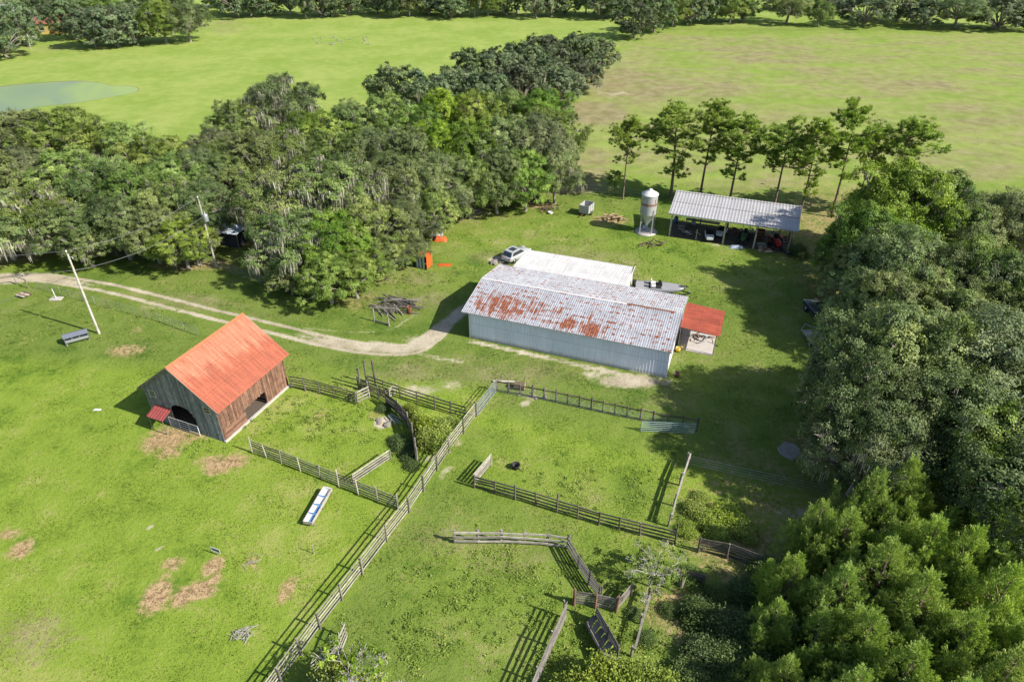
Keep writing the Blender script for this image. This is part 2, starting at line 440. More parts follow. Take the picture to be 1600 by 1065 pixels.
def make_oak(name, seed, Rr, H, base, nl, leafsize, clumps, perclump, mats, moss=0, bare=0, droop=0., squash=.42, tk=1.):
    rng = np.random.default_rng(seed)
    cz = (H + base) / 2 - .3; az = (H - base) / 2
    cr = Crown(); lobes = []
    D = rand_dirs(rng, nl, -.45)
    # spread lobe directions apart
    for _ in range(12):
        for i in range(nl):
            d = D[i] - D; w = (d ** 2).sum(1); w[i] = 9
            D[i] += (d / (w[:, None] + .05)).sum(0) * .012
        D = nrmz(D)
    for i in range(nl):
        k = rng.uniform(.42, .92)
        rl = Rr * rng.choice([.15, .2, .26, .34]) * rng.uniform(.85, 1.15)
        c = np.array([D[i, 0] * (Rr - rl * .75) * k / .66, D[i, 1] * (Rr - rl * .75) * k / .66, cz + D[i, 2] * (az - rl * .55) * rng.uniform(.75, 1.05)])
        lobes.append((c, rl, rng.uniform(0, 1)))
    lobes.append((np.array([0, 0, cz + az * .3]), Rr * .45, rng.uniform(0, 1)))
    tot = sum(l[1] ** 2 for l in lobes)
    mossP = []
    for c, rl, lt in lobes:
        nc = int(clumps * rl * rl / tot)
        d = rand_dirs(rng, nc, -.42)
        out = nrmz(c - np.array([0, 0, cz - az * .5]))
        keep = (d @ out) > rng.uniform(-.45, .05, nc); d = d[keep]; nc = len(d)
        rr = rl * rng.uniform(.8, 1.12, nc)[:, None]
        cc = c + d * rr * np.array([1, 1, .82]); cc[:, 2] -= droop * rng.uniform(0, 1, nc) * rl * .4
        cc[:, 2] = np.maximum(cc[:, 2], base * .6)
        ct = rng.uniform(0, 1, nc)
        k = perclump
        cs = rng.uniform(.2, .46, nc) * (Rr / 6) * .92
        off = rng.normal(size=(nc, k, 3)) * cs[:, None, None] * np.array([.75, .75, squash])
        P = (cc[:, None] + off).reshape(-1, 3)
        Nn = (d[:, None] * 1.0 + np.array([0, 0, .5]) + rng.normal(size=(nc, k, 3)) * .42).reshape(-1, 3)
        T = (.5 * lt + .28 * np.repeat(ct, k) + .22 * rng.uniform(0, 1, nc * k))
        cr.add(P, Nn, rng.uniform(.7, 1.3, nc * k) * leafsize, T)
        if moss:
            low = cc[(d[:, 2] < (.5 if moss > .6 else .2)) & (lt > (.2 if moss > .6 else .4))]
            if len(low): mossP.append(low[rng.uniform(size=len(low)) < moss])
    crown = cr.mesh(name + '_crown', mats[0], rng)
    b = MB(); tr = .045 * H * .75 * tk
    lean = rng.normal(size=2) * .4
    fork = Vector((lean[0], lean[1], base + .5))
    b.tube([(0, 0, -.2), (lean[0] * .3, lean[1] * .3, base * .4), fork], [tr * 1.35, tr, tr * .85], 8)
    for j, (c, rl, lt) in enumerate(lobes):
        q = Vector(c); m = fork.lerp(q, .5) + Vector(rng.normal(size=3) * .35); m.z += .35
        tip = q + Vector(nrmz(c - np.array([0, 0, cz]))) * rl * .75
        b.tube([fork, m, q, tip], [tr * .5, tr * .32, tr * .2, .03], 5, cap=False)
        for _ in range(5 + bare):
            dd = Vector(rand_dirs(rng, 1, -.2)[0]); e = q + dd * rl * rng.uniform(.7, 1.12); mm = q.lerp(e, .5) + Vector(rng.normal(size=3) * .15)
            b.tube([m.lerp(q, .8), mm, e], [tr * .16, tr * .1, .02], 4, cap=False)
    parts = [('trunk', b.mesh(name + '_trunk', mats[1])), ('crown', crown)]
    if moss:
        P = np.concatenate(mossP); n = len(P); k = 15
        P = np.repeat(P, k, 0) + rng.normal(size=(n * k, 3)) * np.array([.28, .28, .12]) * Rr / 6
        L = rng.uniform(.4, 1.0, n * k) * np.repeat(rng.uniform(.5, 2.4, n), k); Wd = rng.uniform(.025, .075, n * k)
        a = rng.uniform(0, 6.28, n * k); dx = np.stack([np.cos(a), np.sin(a), 0 * a], -1) * Wd[:, None]
        dn = np.stack([rng.normal(size=n * k) * .08, rng.normal(size=n * k) * .08, -L], -1)
        V = np.stack([P - dx, P + dx, P + dn * .6 + dx * .7, P + dn, P + dn * .55 - dx * .8], 1).reshape(-1, 3)
        parts.append(('hanging_moss', np_mesh(name + '_moss', V, np.arange(5 * n * k).reshape(-1, 5), mats[2], dict(tint=np.repeat(rng.uniform(0, 1, n * k), 5)))))
    return dict(parts=parts, R=Rr, H=H)

def make_cedar(name, seed, Rr, H, plumes, per, leafsize, mats, spires=7):
    rng = np.random.default_rng(seed); cr = Crown(); b = MB()
    b.tube([(0, 0, -.2), (.1, 0, H * .45), (0, .1, H * .95)], [.24, .17, .03], 7)
    cones = [(np.array([0, 0, 0.]), H, Rr * .6)]
    for i in range(spires):
        a = rng.uniform(0, 6.28) if i > 5 else i * 6.28 / 6 + rng.uniform(-.4, .4); r = Rr * rng.uniform(.3, .85)
        cones.append((np.array([r * math.cos(a), r * math.sin(a), 0]), H * (1.0 - .42 * r / Rr) * rng.uniform(.72, 1.02), Rr * rng.uniform(.22, .42)))
    wt = np.array([c[2] * c[1] for c in cones]); wt /= wt.sum()
    for (c, h, r), w in zip(cones, wt):
        n = int(plumes * w)
        f = rng.beta(1.25, 1.0, n)                    # height fraction
        z = h * (.06 + .94 * f); rad = r * (1 - f ** 1.6) * rng.uniform(.72, 1.1, n) + .05
        a = rng.uniform(0, 6.28, n)
        P = c + np.stack([rad * np.cos(a), rad * np.sin(a), z - .1 * rad], -1)
        ax = nrmz(np.stack([np.cos(a) * .5, np.sin(a) * .5, np.ones(n) * .95], -1) + rng.normal(size=(n, 3)) * .18)
        L = rng.uniform(.35, .95, n) * (1.15 - .3 * f); ct = rng.uniform(0, 1, n)
        t = rng.uniform(0, 1, (n, per)) ** .8
        sp = (1 - t) * .13 + .03
        off = ax[:, None] * (t * L[:, None])[..., None] + rng.normal(size=(n, per, 3)) * (sp * (.6 + .6 * L[:, None]))[..., None]
        Q = (P[:, None] + off).reshape(-1, 3)
        N = (np.stack([np.cos(a), np.sin(a), .35 + 0 * a], -1)[:, None] + nrmz(off - ax[:, None] * (t * L[:, None])[..., None] * .8) * .5 + rng.normal(size=(n, per, 3)) * .3).reshape(-1, 3)
        cr.add(Q, N, rng.uniform(.7, 1.35, n * per) * leafsize, .5 * np.repeat(ct, per) + .3 * rng.uniform(0, 1, n * per) + .2 * t.reshape(-1), np.repeat(ax, per, 0) + nrmz(off.reshape(-1, 3)) * .5 + rng.normal(size=(n * per, 3)) * .3)
        for j in range(0, n, 14):
            b.tube([(c[0] * .6, c[1] * .6, max(.3, P[j, 2] - rad[j] * .7)), tuple(P[j])], [.05, .015], 3, cap=False)
    return dict(parts=[('trunk', b.mesh(name + '_trunk', mats[1])), ('crown', cr.mesh(name + '_crown', mats[0], rng, .34))], R=Rr, H=H)

def make_pine(name, seed, H, Rr, first, nwh, mats, dens=1.0):
    rng = np.random.default_rng(seed); cr = Crown(); b = MB()
    lean = rng.normal(size=2) * .35
    ax = lambda z: np.array([lean[0] * (z / H) ** 2 * 1.5, lean[1] * (z / H) ** 2 * 1.5, z])
    b.tube([tuple(ax(z)) for z in np.linspace(-.2, H, 9)], list(np.linspace(.21, .03, 9)), 7)
    for i in range(nwh):
        f = i / (nwh - 1); z = first + (H - .3 - first) * (f ** .8)
        env = (.6 + .75 * math.sin(min(1, f * 1.2) * 2.5)) * (1.1 - f * .7) if f > .25 else rng.uniform(.3, .8)
        for k in range(rng.integers(2, 5) if f > .2 else rng.integers(1, 3)):
            a = rng.uniform(0, 6.28); L = Rr * env * rng.uniform(.6, 1.35)
            p0 = ax(z); d = np.array([math.cos(a), math.sin(a), 0]); up = rng.uniform(-.1, .75)
            e = p0 + d * L + np.array([0, 0, up * L]); m = p0 + d * L * .5 + np.array([0, 0, up * L * .3])
            b.tube([tuple(p0), tuple(m), tuple(e)], [.06, .045, .015], 4, cap=False)
            nt = int((4 + L * 4.6) * dens)
            for _ in range(nt):
                t = rng.uniform(.62, 1.06); c = p0 + (e - p0) * t + rng.normal(size=3) * np.array([.38, .38, .17]) * (.5 + .35 * L)
                b.tube([tuple(p0 + (e - p0) * min(t, 1) * .85), tuple(c)], [.02, .008], 3, cap=False)
                n = 40; v = rng.normal(size=(n, 3)); v[:, 2] = np.abs(v[:, 2]) * .8 + .05; v = nrmz(v)
                P = c + v * rng.uniform(.05, .34, (n, 1)); tt = rng.uniform(0, 1)
                cr.add(P, rng.normal(size=(n, 3)) * .4 + d * .3 + np.array([0, 0, 1.]), rng.uniform(.26, .46, n), .55 * tt + .45 * rng.uniform(0, 1, n), v)
    return dict(parts=[('trunk', b.mesh(name + '_trunk', mats[1])), ('crown', cr.mesh(name + '_crown', mats[0], rng, .2))], R=Rr, H=H)

def make_shrub(name, seed, Rr, H, clumps, per, leafsize, mats, stems=6, aspect=.5):
    rng = np.random.default_rng(seed); cr = Crown(); b = MB()
    for i in range(stems):
        a = rng.uniform(0, 6.28); r = Rr * rng.uniform(.3, .8)
        b.tube([(0, 0, -.05), (r * .4 * math.cos(a), r * .4 * math.sin(a), H * .5), (r * math.cos(a), r * math.sin(a), H * rng.uniform(.7, .95))], [.04, .03, .01], 4, cap=False)
    a = rng.uniform(0, 6.28, clumps); rr = Rr * np.sqrt(rng.uniform(0, 1, clumps))
    z = H * np.sqrt(np.clip(1 - (rr / Rr) ** 2, 0, 1)) * rng.uniform(.35, 1.05, clumps)
    P = np.stack([rr * np.cos(a), rr * np.sin(a), z], -1); ct = rng.uniform(0, 1, clumps)
    off = rng.normal(size=(clumps, per, 3)) * .16
    cr.add((P[:, None] + off).reshape(-1, 3), rng.normal(size=(clumps * per, 3)) * .6 + np.array([0, 0, .9]), rng.uniform(.7, 1.3, clumps * per) * leafsize, .6 * np.repeat(ct, per) + .4 * rng.uniform(0, 1, clumps * per))
    return dict(parts=[('stem', b.mesh(name + '_stem', mats[1])), ('foliage', cr.mesh(name + '_leaves', mats[0], rng, aspect))], R=Rr, H=H)

M_BARK = mat_simple('oak_bark', (.25, .225, .195), .9, var=.4, scale=3)
M_BARKP = mat_simple('pine_bark', (.17, .125, .095), .9, var=.4, scale=3)
M_OAK = mat_leaf('oak_leaf', (.066, .112, .024), (.165, .232, .052), (.330, .390, .115), .24, .3)
M_OAKG = mat_leaf('grey_oak_leaf', (.068, .105, .036), (.160, .208, .074), (.320, .362, .145), .22, .28)
M_OAKY = mat_leaf('fresh_leaf', (.070, .132, .020), (.178, .275, .042), (.335, .425, .09), .26, .25)
M_OAKD = mat_leaf('far_oak_leaf', (.060, .100, .048), (.125, .175, .072), (.215, .262, .118), .2)
M_CEDAR = mat_leaf('cedar_leaf', (.16, .24, .055), (.315, .43, .105), (.49, .59, .19), .36, .1)
M_PINE = mat_leaf('pine_needle', (.10, .18, .028), (.24, .345, .05), (.41, .50, .09), .28, .1)
M_MOSS = mat_leaf('hanging_moss', (.24, .23, .185), (.40, .38, .31), (.56, .535, .45), .2, .1)
M_WEED = mat_leaf('weed_leaf', (.14, .20, .028), (.26, .34, .05), (.40, .46, .10), .25, .12)
M_WEEDD = mat_leaf('dark_weed_leaf', (.045, .088, .024), (.095, .15, .04), (.18, .24, .07), .25, .15)
M_TWIG = mat_simple('dead_twig', (.38, .36, .32), .9, var=.3)

OAK = [make_oak('oak' + str(i), 10 + i, 6.0, 10.0, 2.0, 36, .215, 1150, 58, (M_OAK, M_BARK, M_MOSS)) for i in range(3)]
OAKM = [make_oak('moss_oak' + str(i), 30 + i, 6.0, 10.0, 1.8, 32, .215, 1000, 58, (M_OAK, M_BARK, M_MOSS), moss=(.16, .95)[i], bare=(2, 6)[i], droop=.5) for i in range(2)]
OAKG = [make_oak('grey_oak' + str(i), 50 + i, 6.0, 10.0, 2.0, 40, .19, 1400, 54, (M_OAKG, M_BARK, M_MOSS), moss=.05, bare=4) for i in range(2)]
OAKY = [make_oak('fresh_oak' + str(i), 70 + i, 6.0, 10.0, 1.2, 36, .215, 1150, 58, (M_OAKY, M_BARK, M_MOSS)) for i in range(2)]
OAKF = [make_oak('far_oak' + str(i), 90 + i, 6.0, 10.0, .3, 28, .42, 700, 30, (M_OAKD, M_BARK, M_MOSS), moss=.06 if i else 0) for i in range(3)]
CEDAR = [make_cedar('cedar' + str(i), 110 + i, 3.4, 8.6, 1900, 30, .155, (M_CEDAR, M_BARKP), 16) for i in range(3)]
PINE = [make_pine('pine' + str(i), 130 + i, 13.0, 2.9, (5.0, 4.0, 6.0, 3.4)[i], (15, 17, 13, 15)[i], (M_PINE, M_BARKP)) for i in range(4)]
SHRUB = [make_shrub('shrub' + str(i), 150 + i, 1.0, 1.2, 130, 26, .13, (M_WEED, M_TWIG)) for i in range(2)]
SHRUBD = [make_shrub('dark_shrub' + str(i), 160 + i, 1.0, 1.0, 180, 28, .115, (M_WEEDD, M_TWIG)) for i in range(2)]
BARE = make_oak('bare_tree', 171, 2.2, 3.8, 1.0, 14, .16, 150, 20, (M_OAKY, M_TWIG, M_MOSS), moss=.25, bare=16, tk=.5)

def plant(proto, name, label, cat, base, H, Rr, rot, group):
    o = thing(name, label, cat, (base.x, base.y, 0), rot, group)
    sx, sz = Rr / proto['R'], H / proto['H']
    for nm, me in proto['parts']:
        q = obj(nm, me, o, scale=(sx, sx, sz))
        if nm in ('hanging_moss', 'foliage'): q['kind'] = 'stuff'
    return o

_o1 = 'first second third fourth fifth sixth seventh eighth ninth tenth eleventh twelfth thirteenth fourteenth fifteenth sixteenth seventeenth eighteenth nineteenth'.split()
_tn = {2: 'twent', 3: 'thirt', 4: 'fort', 5: 'fift', 6: 'sixt', 7: 'sevent', 8: 'eight'}
def ordinal(n):
    if n < 20: return _o1[n - 1]
    return _tn[n // 10] + ('ieth' if n % 10 == 0 else 'y-' + _o1[n % 10 - 1])
trng = random.Random(5)
KINDS = dict(o=(OAK, 'oak_tree', 'green oak'), m=(OAKM, 'mossy_oak_tree', 'oak hung with grey moss'), g=(OAKG, 'oak_tree', 'grey-green oak'), y=(OAKY, 'broadleaf_tree', 'fresh green broadleaf tree'),
             f=(OAKF, 'oak_tree', 'dark oak'), c=(CEDAR, 'cedar_tree', 'yellow-green cedar'), p=(PINE, 'pine_tree', 'pine'))
def row(where, group, items):
    """items: (kind, px, py of the crown top, height m, radius m); labelled by their order from the left of the picture"""
    items = sorted(items, key=lambda i: i[1]); cnt = {}
    for k, px, py, H, Rr in items:
        protos, name, desc = KINDS[k]; cnt[k] = cnt.get(k, 0) + 1
        q = protos[(cnt[k] + len(where)) % len(protos)]
        if k == 'm': q = OAKM[1 if (430 < px < 590 and py < 340) or px < 60 else 0]
        lab = '%s %s from the left, %s' % (ordinal(cnt[k]), desc, where)
        plant(q, name, lab, 'tree', G(px, py, H), H, Rr, trng.uniform(0, 6.28), group)

row('at the back of the left grove', 'trees of the left grove', [('o', -50, 175, 10, 6), ('o', 28, 170, 10, 6), ('o', 85, 167, 10.5, 6), ('m', 135, 187, 10, 5.6), ('y', 180, 186, 10, 5), ('o', 222, 212, 9.5, 5.2), ('o', 262, 240, 9, 4.8), ('g', 300, 232, 9, 4.6), ('o', 345, 218, 9, 5)])
row('in the middle of the left grove', 'trees of the left grove', [('o', -30, 236, 10, 6), ('g', 30, 232, 9.5, 5.6), ('o', 88, 236, 9.5, 5.4), ('o', 150, 248, 9.5, 5.2), ('o', 205, 262, 9.5, 5), ('o', 255, 280, 9, 4.6), ('g', 305, 285, 8.5, 4.4), ('g', 352, 240, 8.5, 4.2)])
row('at the front of the left grove', 'trees of the left grove', [('m', -25, 300, 9, 5.5), ('m', 35, 288, 9, 5.6), ('m', 95, 318, 7.8, 4.4), ('o', 170, 305, 8.6, 4), ('o', 222, 322, 7.6, 3.9), ('o', 272, 345, 6.4, 3.6), ('g', 292, 352, 5.4, 2.8), ('m', 120, 345, 6.2, 3.2)])
row('in the long back arm of the central grove', 'trees of the central grove', [('f', 612, 98, 11, 5.5), ('f', 655, 108, 10, 4.6), ('f', 690, 116, 9, 4), ('f', 728, 74, 11.5, 5.6), ('f', 770, 72, 11, 5.6), ('f', 815, 62, 11, 5.8), ('f', 855, 52, 10.5, 6), ('f', 900, 50, 10, 6.2), ('f', 938, 58, 8.5, 4.6),
     ('f', 712, 104, 10, 5), ('f', 760, 108, 10, 5), ('f', 808, 95, 10, 5.4), ('f', 855, 86, 9.5, 5.4), ('f', 905, 84, 8.5, 5), ('f', 880, 104, 7.5, 4.2)])
row('at the back of the central grove', 'trees of the central grove', [('m', 432, 110, 13, 6), ('o', 365, 155, 10, 4.6), ('g', 330, 200, 8, 4), ('o', 490, 170, 10, 5.4), ('o', 545, 160, 10.5, 5), ('o', 595, 150, 11, 5.4), ('y', 640, 158, 10.5, 5), ('y', 690, 134, 12, 5), ('o', 740, 140, 11.5, 5.2), ('y', 790, 136, 11.5, 5.4), ('y', 848, 134, 12, 5.6), ('o', 868, 168, 11, 5)])
row('in the middle of the central grove', 'trees of the central grove', [('m', 395, 200, 11, 5.6), ('m', 445, 195, 11, 5.6), ('y', 520, 200, 10.5, 5.2), ('g', 575, 200, 10, 4.8), ('o', 630, 196, 11, 5), ('y', 685, 185, 11, 5), ('y', 735, 180, 11.5, 5), ('o', 790, 182, 11.5, 5), ('g', 845, 182, 11.5, 5.4), ('g', 870, 225, 9, 3.6)])
row('at the front of the central grove', 'trees of the central grove', [('m', 435, 262, 10.5, 5.6), ('m', 498, 238, 11.5, 6), ('m', 560, 246, 11, 5.4), ('g', 625, 240, 10.4, 5), ('g', 680, 240, 10, 4.8), ('y', 730, 238, 9.6, 4.2), ('o', 775, 232, 9.5, 4.2), ('y', 822, 232, 9.2, 4.0), ('g', 700, 275, 7, 3.4),
     ('m', 445, 330, 8.8, 4.6), ('y', 515, 330, 8.6, 4.6), ('o', 575, 318, 8.4, 4.4), ('g', 625, 312, 7.6, 3.9), ('o', 668, 290, 7.4, 3.6), ('y', 505, 395, 6.4, 3.6), ('o', 548, 392, 6, 3.4), ('o', 592, 372, 5.4, 3.0), ('g', 630, 362, 4.6, 2.6), ('m', 445, 400, 5, 2.4)])
row('behind the pole shed at the right', 'trees along the right edge', [('y', 1432, 243, 14, 6.2), ('y', 1368, 312, 12, 4.4), ('y', 1482, 262, 12.5, 5), ('g', 1525, 310, 10, 4.6), ('g', 1598, 300, 10.5, 5), ('g', 1660, 300, 11, 6), ('o', 1352, 372, 8.5, 3.4), ('y', 1400, 320, 11, 4.6)])
row('beside the parked pickup', 'trees along the right edge', [('g', 1418, 352, 11.5, 4.8), ('o', 1368, 418, 8.2, 3.6), ('y', 1552, 368, 11.5, 4.2), ('g', 1480, 385, 10, 4.8), ('o', 1430, 430, 9, 4.4), ('g', 1600, 400, 10.5, 4.8), ('y', 1585, 440, 9.5, 4.2), ('o', 1520, 450, 9, 4.6), ('o', 1680, 420, 11, 6)])
row('in the dark oak clump right of the paddocks', 'oaks right of the paddocks', [('g', 1420, 478, 12.5, 5.2), ('g', 1368, 545, 11.5, 4.4), ('o', 1478, 490, 12.5, 5.6), ('g', 1570, 500, 12.5, 6), ('o', 1440, 572, 10.5, 4.6), ('g', 1520, 580, 11.5, 5.2), ('g', 1385, 625, 9.5, 4), ('o', 1600, 612, 10.5, 5), ('g', 1680, 560, 12, 6.5), ('g', 1720, 700, 11, 6), ('o', 1640, 740, 8, 4)])
row('in the cedar thicket at the lower right', 'cedars at the lower right', [('c', 1430, 722, 8.4, 2.8), ('c', 1378, 738, 7.8, 2.7), ('c', 1290, 784, 6.2, 2.0), ('c', 1335, 800, 6.6, 2.3), ('c', 1470, 812, 8.0, 2.8), ('c', 1580, 775, 8.6, 3.2), ('c', 1530, 830, 8.2, 3.0), ('c', 1400, 850, 8, 3), ('c', 1330, 890, 7, 2.6), ('c', 1250, 870, 5.5, 2),
     ('c', 1460, 900, 8, 3), ('c', 1590, 890, 8.4, 3.2), ('c', 1370, 960, 7, 2.8), ('c', 1290, 960, 5.5, 2.2), ('c', 1530, 960, 8, 3), ('c', 1440, 1010, 7.4, 2.8), ('c', 1220, 940, 4.6, 1.8), ('c', 1600, 1020, 8.4, 3.2), ('c', 1240, 1030, 5, 2), ('c', 1350, 1050, 6.4, 2.4), ('c', 1520, 1070, 8, 3), ('c', 1660, 860, 9, 3.6), ('c', 1680, 980, 9, 3.6), ('c', 1430, 1120, 7, 3), ('c', 1270, 1110, 5.4, 2.4)])
row('in the pine row behind the pole shed', 'pines behind the pole shed', [('p', 985, 186, 12, 2.2), ('p', 1067, 167, 13.5, 3.7), ('p', 1117, 164, 13.8, 2.9), ('p', 1164, 186, 12.5, 2.8), ('p', 1239, 193, 12.8, 2.8), ('p', 1287, 190, 13.8, 2.3), ('p', 1346, 170, 15.2, 2.7), ('p', 1373, 205, 12, 1.5), ('p', 1428, 188, 13.5, 3.4), ('p', 962, 268, 3.2, 1.1)])
farl = [(12, 90, 12, 7), (-20, 70, 12, 7), (40, 72, 12, 5.5), (66, 40, 11, 5), (120, 62, 12, 6), (150, 75, 11, 6), (185, 74, 11.5, 6), (215, 70, 11, 6), (260, 68, 12, 6), (298, 66, 11, 6), (130, 40, 12, 7), (180, 42, 12, 7), (85, 30, 12, 6), (230, 45, 12, 7), (280, 40, 12, 6)]
row_f = []
for x, yb, H, Rr in farl: row_f.append((x, yb, H, Rr))
xs = [345, 372, 392, 418, 455, 478, 500, 518, 548, 590, 615, 640, 672, 690, 706, 742, 762, 790, 808, 838, 862, 880, 915, 940, 958, 976]
for i, x in enumerate(xs): row_f.append((x, 25 + (i * 7 % 9) - 4, 8.5 + (i * 5 % 7), 4.2 + (i * 3 % 5) * .75))
for x, yb, H, Rr in ((990, 60, 11.5, 6), (1022, 50, 11.5, 6), (1050, 42, 12, 6), (1078, 38, 12, 6), (1105, 34, 11, 6), (1140, 36, 11, 6.5), (1160, 34, 9, 5), (1228, 37, 10.5, 7.5), (1278, 41, 8, 4), (1348, 40, 11, 8), (1400, 34, 11, 8), (1440, 44, 9, 5.6), (1492, 44, 10.5, 8), (1552, 46, 10.5, 8.5), (1600, 48, 8, 5),
                     (1300, 22, 10, 6), (1250, 18, 10, 6), (1330, 20, 9, 5), (1590, 14, 9, 5), (20, 20, 10, 6), (1020, 22, 10, 6), (1060, 20, 10, 6), (340, 12, 9, 5), (380, 12, 9, 5), (650, 14, 10, 6), (700, 12, 10, 6), (600, 13, 10, 6), (760, 12, 10, 6)): row_f.append((x, yb, H, Rr))
row_f.sort()
for i, (x, yb, H, Rr) in enumerate(row_f):
    plant((OAKF + [OAKG[0]] + OAKF[:2] + [OAKY[1]])[(i * 5 + i // 3) % 7], 'oak_tree', '%s oak from the left in the far tree line' % ordinal(i + 1), 'tree', G(x, yb), H, Rr, trng.uniform(0, 6.28), 'oaks of the far tree line')
# ------------------------------------------------------------------ shared pieces
prng = random.Random(11)
def board_mesh(seed):
    r = random.Random(seed); b = MB(); n = 3; rings = []
    for i in range(n + 1):
        x = i / n - .5; dy, dz, s = r.uniform(-.08, .08), r.uniform(-.05, .05), r.uniform(.92, 1.06)
        rings.append([(x, -.5 * s + dy, -.5 * s + dz), (x, .5 * s + dy, -.5 * s + dz), (x, .5 * s + dy, .5 * s + dz), (x, -.5 * s + dy, .5 * s + dz)])
    return b.loft(rings, True, False).mesh('board%d' % seed)
def post_mesh(seed, n=8):
    r = random.Random(seed); b = MB(); rings = []
    for i in range(4):
        z = i / 3; dx, dy, s = r.uniform(-.06, .06), r.uniform(-.06, .06), r.uniform(.9, 1.08) * (1 - .12 * z)
        rings.append([(.5 * s * math.cos(2 * math.pi * k / n) + dx, .5 * s * math.sin(2 * math.pi * k / n) + dy, z + (.02 * math.sin(k) if i == 3 else 0)) for k in range(n)])
    return b.loft(rings, True, True).mesh('post%d' % seed)
BOARDS = [board_mesh(i) for i in range(5)]
POSTS = [post_mesh(i) for i in range(4)]
SQPOSTS = [post_mesh(20 + i, 4) for i in range(3)]
for me in BOARDS + POSTS + SQPOSTS: me.materials.append(None)

def board(parent, p, q, w, th, mat, up=(0, 0, 1), name='rail'):
    """a board from p to q, w across (along up), th thick"""
    p, q = Vector(p), Vector(q); x = (q - p); L = x.length; x.normalize(); u = Vector(up)
    y = u.cross(x).normalized(); z = x.cross(y)
    o = bpy.data.objects.new(name, prng.choice(BOARDS)); COL.objects.link(o); o.parent = parent
    o.location = (p + q) / 2; o.rotation_euler = Matrix((x, y, z)).transposed().to_euler(); o.scale = (L, th, w)
    o.material_slots[0].link = 'OBJECT'; o.material_slots[0].material = mat
    return o
def post(parent, p, h, d, mat, square=False, lean=.03, name='post'):
    o = bpy.data.objects.new(name, prng.choice(SQPOSTS if square else POSTS)); COL.objects.link(o); o.parent = parent
    o.location = (p[0], p[1], (p[2] if len(p) > 2 else 0) - .05); o.scale = (d, d, h + .05); o.rotation_euler = (prng.gauss(0, lean), prng.gauss(0, lean), prng.uniform(0, 6.28))
    o.material_slots[0].link = 'OBJECT'; o.material_slots[0].material = mat
    return o
def frame(o, X, Y, org):
    """place object so that its local x,y run along X,Y from org (in the parent's space)"""
    X, Y = Vector(X).normalized(), Vector(Y).normalized(); Z = X.cross(Y)
    o.location = org; o.rotation_euler = Matrix((X, Y, Z)).transposed().to_euler()
    return o
def panel_mesh(name, w, L, mat, u0=0, v0=0, rib=.3, amp=.022, nseg=8, rustfn=None, seed=0):
    """ribbed sheet: ribs run along local y"""
    r = random.Random(seed); n = max(1, round(w / rib)); rb = w / n; us, zs = [], []
    for i in range(n):
        for f, z in ((0, 0), (.55, 0), (.66, 1), (.86, 1), (.97, 0)):
            us.append((i + f) * rb); zs.append(z * amp)
    us.append(w + .02); zs.append(.001)
    us, zs = np.array(us), np.array(zs); vs_ = np.linspace(0, L, nseg + 1)
    U, Vv = np.meshgrid(us, vs_); Z = np.tile(zs, (nseg + 1, 1)) + r.uniform(0, .006)
    Vt = np.stack([U.ravel(), Vv.ravel(), Z.ravel()], -1); k = len(us)
    # underside, a little below, so the sheet has thickness
    Vb = Vt - np.array([0, 0, .006])
    idx = np.arange(len(Vt)).reshape(nseg + 1, k)
    F = np.stack([idx[:-1, :-1], idx[:-1, 1:], idx[1:, 1:], idx[1:, :-1]], -1).reshape(-1, 4)
    F = np.concatenate([F, F[:, ::-1] + len(Vt)])
    ru, rv = np.tile(U.ravel() + u0, 2), np.tile(Vv.ravel() + v0, 2)
    at = dict(ru=ru, rv=rv, rust=rustfn(ru, rv) if rustfn else 0 * ru, sheet=0 * ru + r.random())
    return np_mesh(name, np.concatenate([Vt, Vb]), F, mat, at)
